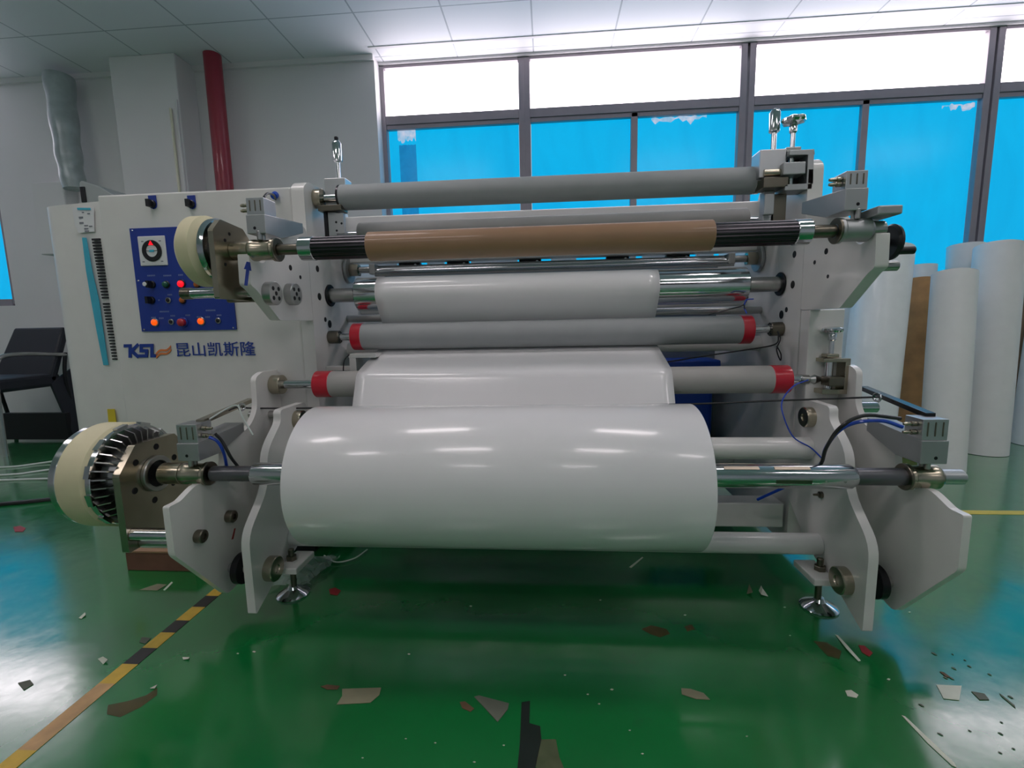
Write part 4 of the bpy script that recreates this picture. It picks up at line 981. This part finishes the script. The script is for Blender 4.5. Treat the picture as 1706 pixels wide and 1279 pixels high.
standroll((1722, 735), (1762, 480), 3.95, 4.15, .14, 'film_white', 'white roll cut off by the right edge of the photo')
standroll((1514, 720), (1538, 442), 4.36, 4.46, .10, 'film_white', 'white film roll showing low behind the brown roll')

# blue crate behind the machine
q = aty(1165, 650, 2.7)
bn = empty('blue_crate', (q.x, 2.78, 0), 'blue plastic crate on the floor behind the rollers', 'crate')
b = NB(); x0, x1, zt = X_(1100, 650, 2.66), X_(1200, 650, 2.66), aty(1165, 600, 2.66).z
bx(b, x0, x1-.03, 2.68, 2.85, .0, zt-.05); obj('crate_body', b, 'blue_plastic', bn, bevel=.02, smooth=False)
box('crate_rim', x0-.0, x1+.0, 2.66, 2.87, zt-.06, zt, 'blue_plastic', bn, bevel=.01)
# wooden block under the brake
a = atz(212, 950); w0, w1 = a.x, X_(302, 942, a.y)
box_ = empty('wooden_block', ((w0+w1)/2, a.y+.1, 0), 'reddish wooden block on the floor under the steel brake plate', 'wood block')
box('block_body', w0, w1+.06, a.y, a.y+.09, .0, .085, 'wood', box_, bevel=.004); box('top_board', w0-.005, w1+.06, a.y-.005, a.y+.095, .085, .095, 'cardboard', box_, bevel=.002)

# ================================================================== floor markings and litter
def strip(bm, p0, p1, w, z, mi=0, h=.0012):
    d = (p1-p0); n = Vector((-d.y, d.x, 0)).normalized()*w/2
    q = [p0-n, p1-n, p1+n, p0+n]; a = [bm.verts.new((v.x, v.y, z)) for v in q]; b_ = [bm.verts.new((v.x, v.y, z-h)) for v in q]
    bm.faces.new(a).material_index = mi; bm.faces.new(b_).material_index = mi
    for i in range(4): bm.faces.new((a[i], a[(i+1)%4], b_[(i+1)%4], b_[i])).material_index = mi
b = NB()
A, B_ = atz(20, 1271), atz(366, 982)
def onl(px):                                   # point of the tape under pixel column px
    lo, hi = -3.0, 6.0
    f = lambda t: A+(B_-A)*t
    def prj(v):
        v = v-Vector((0, 0, EYE)); return W_/2+F*v.dot(cx_)/v.dot(fw)
    for _ in range(50):
        m_ = (lo+hi)/2
        if prj(f(m_)) < px: lo = m_
        else: hi = m_
    return f(lo)
lo_ = A+(B_-A)*-.35
segs = [(None, 45, 0), (45, 178, 2), (178, 217, 0), (217, 249, 1), (249, 280, 0), (280, 304, 1), (304, 331, 0), (331, 353, 1), (353, 367, 0), (367, 388, 1), (388, 402, 0), (402, 420, 1), (420, 436, 0), (436, 455, 1), (455, 470, 0)]
for s0, s1, mi in segs:
    p0 = lo_ if s0 is None else onl(s0); strip(b, p0, onl(s1), .052, .0015, mi)
tag(obj('hazard_tape', b, 'tape_yellow', smooth=False, mats=['tape_yellow', 'tape_black', 'tape_worn']), 'yellow and black hazard tape running along the floor at left', 'floor tape')
b = NB(); p0 = atz(1560, 853); strip(b, Vector((1.9, p0.y, 0)), Vector((7.5, p0.y+.02, 0)), .05, .0015)
tag(obj('floor_line', b, 'line_yellow', smooth=False), 'plain yellow line on the floor at the right', 'floor line')
def scrap(pts, m, lab, z=.002, h=.0012, name='paper_scrap', cat='scrap', curl=0, group=None):
    b = NB(); P_ = [atz(x, y) for x, y in pts]; a = []
    c = sum(P_, Vector())/len(P_)
    for i, v in enumerate(P_): a.append(b.verts.new((v.x, v.y, z+curl*(i % 3)*.5)))
    low = [b.verts.new((v.co.x, v.co.y, v.co.z-h)) for v in a]; n = len(a)
    b.faces.new(a); b.faces.new(low)
    for i in range(n): b.faces.new((a[i], a[(i+1)%n], low[(i+1)%n], low[i]))
    return tag(obj(name, b, m, smooth=False), lab, cat, group)
scrap([(570, 1148), (635, 1146), (632, 1158), (617, 1171), (561, 1174), (570, 1160)], 'scrap_tan', 'large tan paper scrap left of centre on the green floor')
scrap([(534, 1144), (545, 1141), (566, 1143), (562, 1149), (545, 1149)], 'scrap_brown', 'small brown stain beside the large tan scrap')
scrap([(790, 1161), (798, 1159), (848, 1172), (846, 1182), (829, 1203)], 'scrap_grey', 'grey folded paper scrap near the middle bottom')
scrap([(766, 1170), (775, 1169), (790, 1181), (784, 1186), (770, 1180)], 'scrap_brown', 'small dark brown oval scrap left of the grey folded scrap')
scrap([(1135, 1147), (1150, 1148), (1172, 1155), (1183, 1166), (1160, 1165), (1136, 1157)], 'scrap_tan', 'olive leaf shaped scrap right of the middle')
scrap([(1408, 1151), (1418, 1150), (1430, 1158), (1427, 1163), (1412, 1160)], 'scrap_white', 'small oval white scrap near the right foot')
scrap([(1391, 1057), (1396, 1060), (1412, 1078), (1434, 1101), (1430, 1103), (1410, 1083)], 'scrap_white', 'long thin white paper sliver in front of the right foot', curl=.004)
scrap([(1430, 1075), (1440, 1076), (1454, 1088), (1448, 1094), (1436, 1087)], 'scrap_red', 'red scrap beside the white paper sliver')
scrap([(1264, 984), (1268, 978), (1270, 985), (1280, 994), (1268, 993)], 'scrap_white', 'curled pale paper bit under the machine near the right', curl=.012)
scrap([(1244, 990), (1248, 975), (1254, 992)], 'scrap_tan', 'curled tan paper bit beside the pale one under the machine', curl=.012)
scrap([(1048, 945), (1070, 928), (1072, 929), (1052, 946)], 'scrap_white', 'thin white paper strip on the dark floor under the roll')
scrap([(1069, 1048), (1085, 1042), (1110, 1048), (1116, 1056), (1100, 1062), (1082, 1056)], 'scrap_dull_red', 'dull red stain below the middle of the roll', name='floor_stain', cat='stain')
scrap([(1140, 1044), (1152, 1040), (1158, 1048), (1145, 1052)], 'scrap_dull_red', 'small dull red stain right of the larger red stain', name='floor_stain', cat='stain')
scrap([(1356, 1068), (1376, 1070), (1402, 1085), (1398, 1098), (1378, 1092)], 'scrap_dull_red', 'brownish red stain left of the white paper sliver', name='floor_stain', cat='stain')
scrap([(548, 982), (558, 979), (568, 984), (562, 992), (550, 990)], 'scrap_red', 'small red scrap on the floor right of the left foot')
scrap([(22, 878), (34, 876), (43, 880), (38, 886), (25, 886)], 'scrap_red', 'small red scrap on the floor left of the brake')
scrap([(1560, 1141), (1602, 1143), (1598, 1167), (1572, 1164)], 'scrap_white', 'square white paper scrap in the bright reflection at right')
scrap([(1618, 1152), (1640, 1156), (1648, 1166), (1632, 1166)], 'scrap_grey', 'small grey scrap right of the square white one')
scrap([(1665, 1155), (1690, 1175), (1692, 1180), (1668, 1160)], 'scrap_grey', 'thin grey sliver near the right edge')
scrap([(1565, 1119), (1572, 1120), (1584, 1129), (1576, 1128)], 'scrap_brown', 'tiny brown chip at the right above the white scrap')
scrap([(1502, 1192), (1508, 1194), (1555, 1238), (1590, 1272), (1594, 1279), (1586, 1276), (1545, 1238)], 'scrap_white', 'long thin white thread of paper at lower right', name='paper_thread')
scrap([(236, 1062), (252, 1063), (242, 1073), (232, 1070)], 'scrap_grey', 'dull smear of dirt by the left reflection', name='floor_stain', cat='stain')
scrap([(163, 1098), (172, 1096), (180, 1103), (172, 1107)], 'scrap_white', 'small crumpled white bit left of the hazard tape', curl=.008)
scrap([(30, 1138), (50, 1133), (56, 1140), (40, 1150)], 'scrap_grey', 'grey scrap on the left reflection')
scrap([(250, 1147), (262, 1142), (258, 1149)], 'scrap_white', 'small white triangle right of the hazard tape', curl=.004)
scrap([(304, 1095), (316, 1096), (314, 1100), (305, 1099)], 'scrap_white', 'small flat white chip between tape and machine', curl=.004)
scrap([(131, 1030), (142, 1021), (143, 1026), (136, 1031)], 'scrap_white', 'thin white curl at far left of the tape', curl=.004)
scrap([(272, 983), (286, 969), (288, 971), (275, 984)], 'scrap_white', 'thin white strip behind the hazard tape')
scrap([(232, 983), (262, 973), (278, 974), (262, 984)], 'scrap_tan', 'faint tan film scrap behind the hazard tape')
scrap([(180, 1175), (215, 1168), (245, 1158), (262, 1146), (262, 1158), (235, 1178), (200, 1195), (178, 1190)], 'scrap_dull_red', 'long brownish stain right of the hazard tape', name='floor_stain', cat='stain')
scrap([(869, 1170), (883, 1168), (882, 1205), (900, 1210), (902, 1232), (892, 1279), (892, 1300), (860, 1300), (866, 1240)], 'scrap_dark', 'dark scraped patch at the bottom middle of the floor', name='floor_stain', cat='stain', z=.0016)
scrap([(902, 1232), (926, 1232), (932, 1262), (948, 1300), (896, 1300), (892, 1270)], 'bare_concrete', 'bare olive patch beside the dark scraped patch', name='floor_stain', cat='stain', z=.0016)
fl = [(1141, 1025), (681, 1090), (979, 1157), (1019, 1149), (1049, 1217), (1244, 1227), (941, 1125), (998, 1173), (1070, 1256), (604, 1263), (676, 1231), (839, 1242), (725, 1238), (790, 1270), (1316, 1059), (1480, 1132), (423, 1086), (396, 1089), (1515, 1020), (1307, 1012), (784, 1010), (1000, 1000)]
for i, (x, y) in enumerate(fl):
    s_ = random.uniform(1.6, 3.2); scrap([(x-s_, y), (x, y-s_*.5), (x+s_*1.2, y-.3), (x+.4*s_, y+s_*.5)], 'scrap_white', 'tiny white paper fleck on the green floor', name='paper_fleck', group='tiny white flecks on the floor')
for i in range(16):
    x = random.uniform(1530, 1690); y = random.uniform(1085, 1255); s_ = random.uniform(2, 5)
    scrap([(x-s_, y-s_*.4), (x, y-s_*.3), (x+s_*1.2, y+s_*.6), (x+.3*s_, y+s_*.4)], 'scrap_grey', 'tiny dark chip on the floor at the lower right', name='dark_chip', group='tiny dark chips at lower right')
# crumpled clear plastic by the left foot
b = NB(); g = []; o0 = atz(478, 985); o1 = atz(535, 935)
for i in range(13):
    r_ = []
    for j in range(9):
        u, v = i/12, j/8; pnt = o0+(o1-o0)*u+Vector((.16*(v-.5), .02*v, 0)); r_.append(b.verts.new((pnt.x+random.uniform(-.012, .012), pnt.y+random.uniform(-.012, .012), .012+.05*math.sin(math.pi*u)*math.sin(math.pi*v)*random.uniform(.3, 1.3)+random.uniform(0, .012))))
    g.append(r_)
for i in range(12):
    for j in range(8): b.faces.new((g[i][j], g[i+1][j], g[i+1][j+1], g[i][j+1]))
tag(obj('plastic_bag', b, 'clear_plastic', smooth=False), 'crumpled clear plastic sheet beside the left levelling foot', 'plastic sheet')
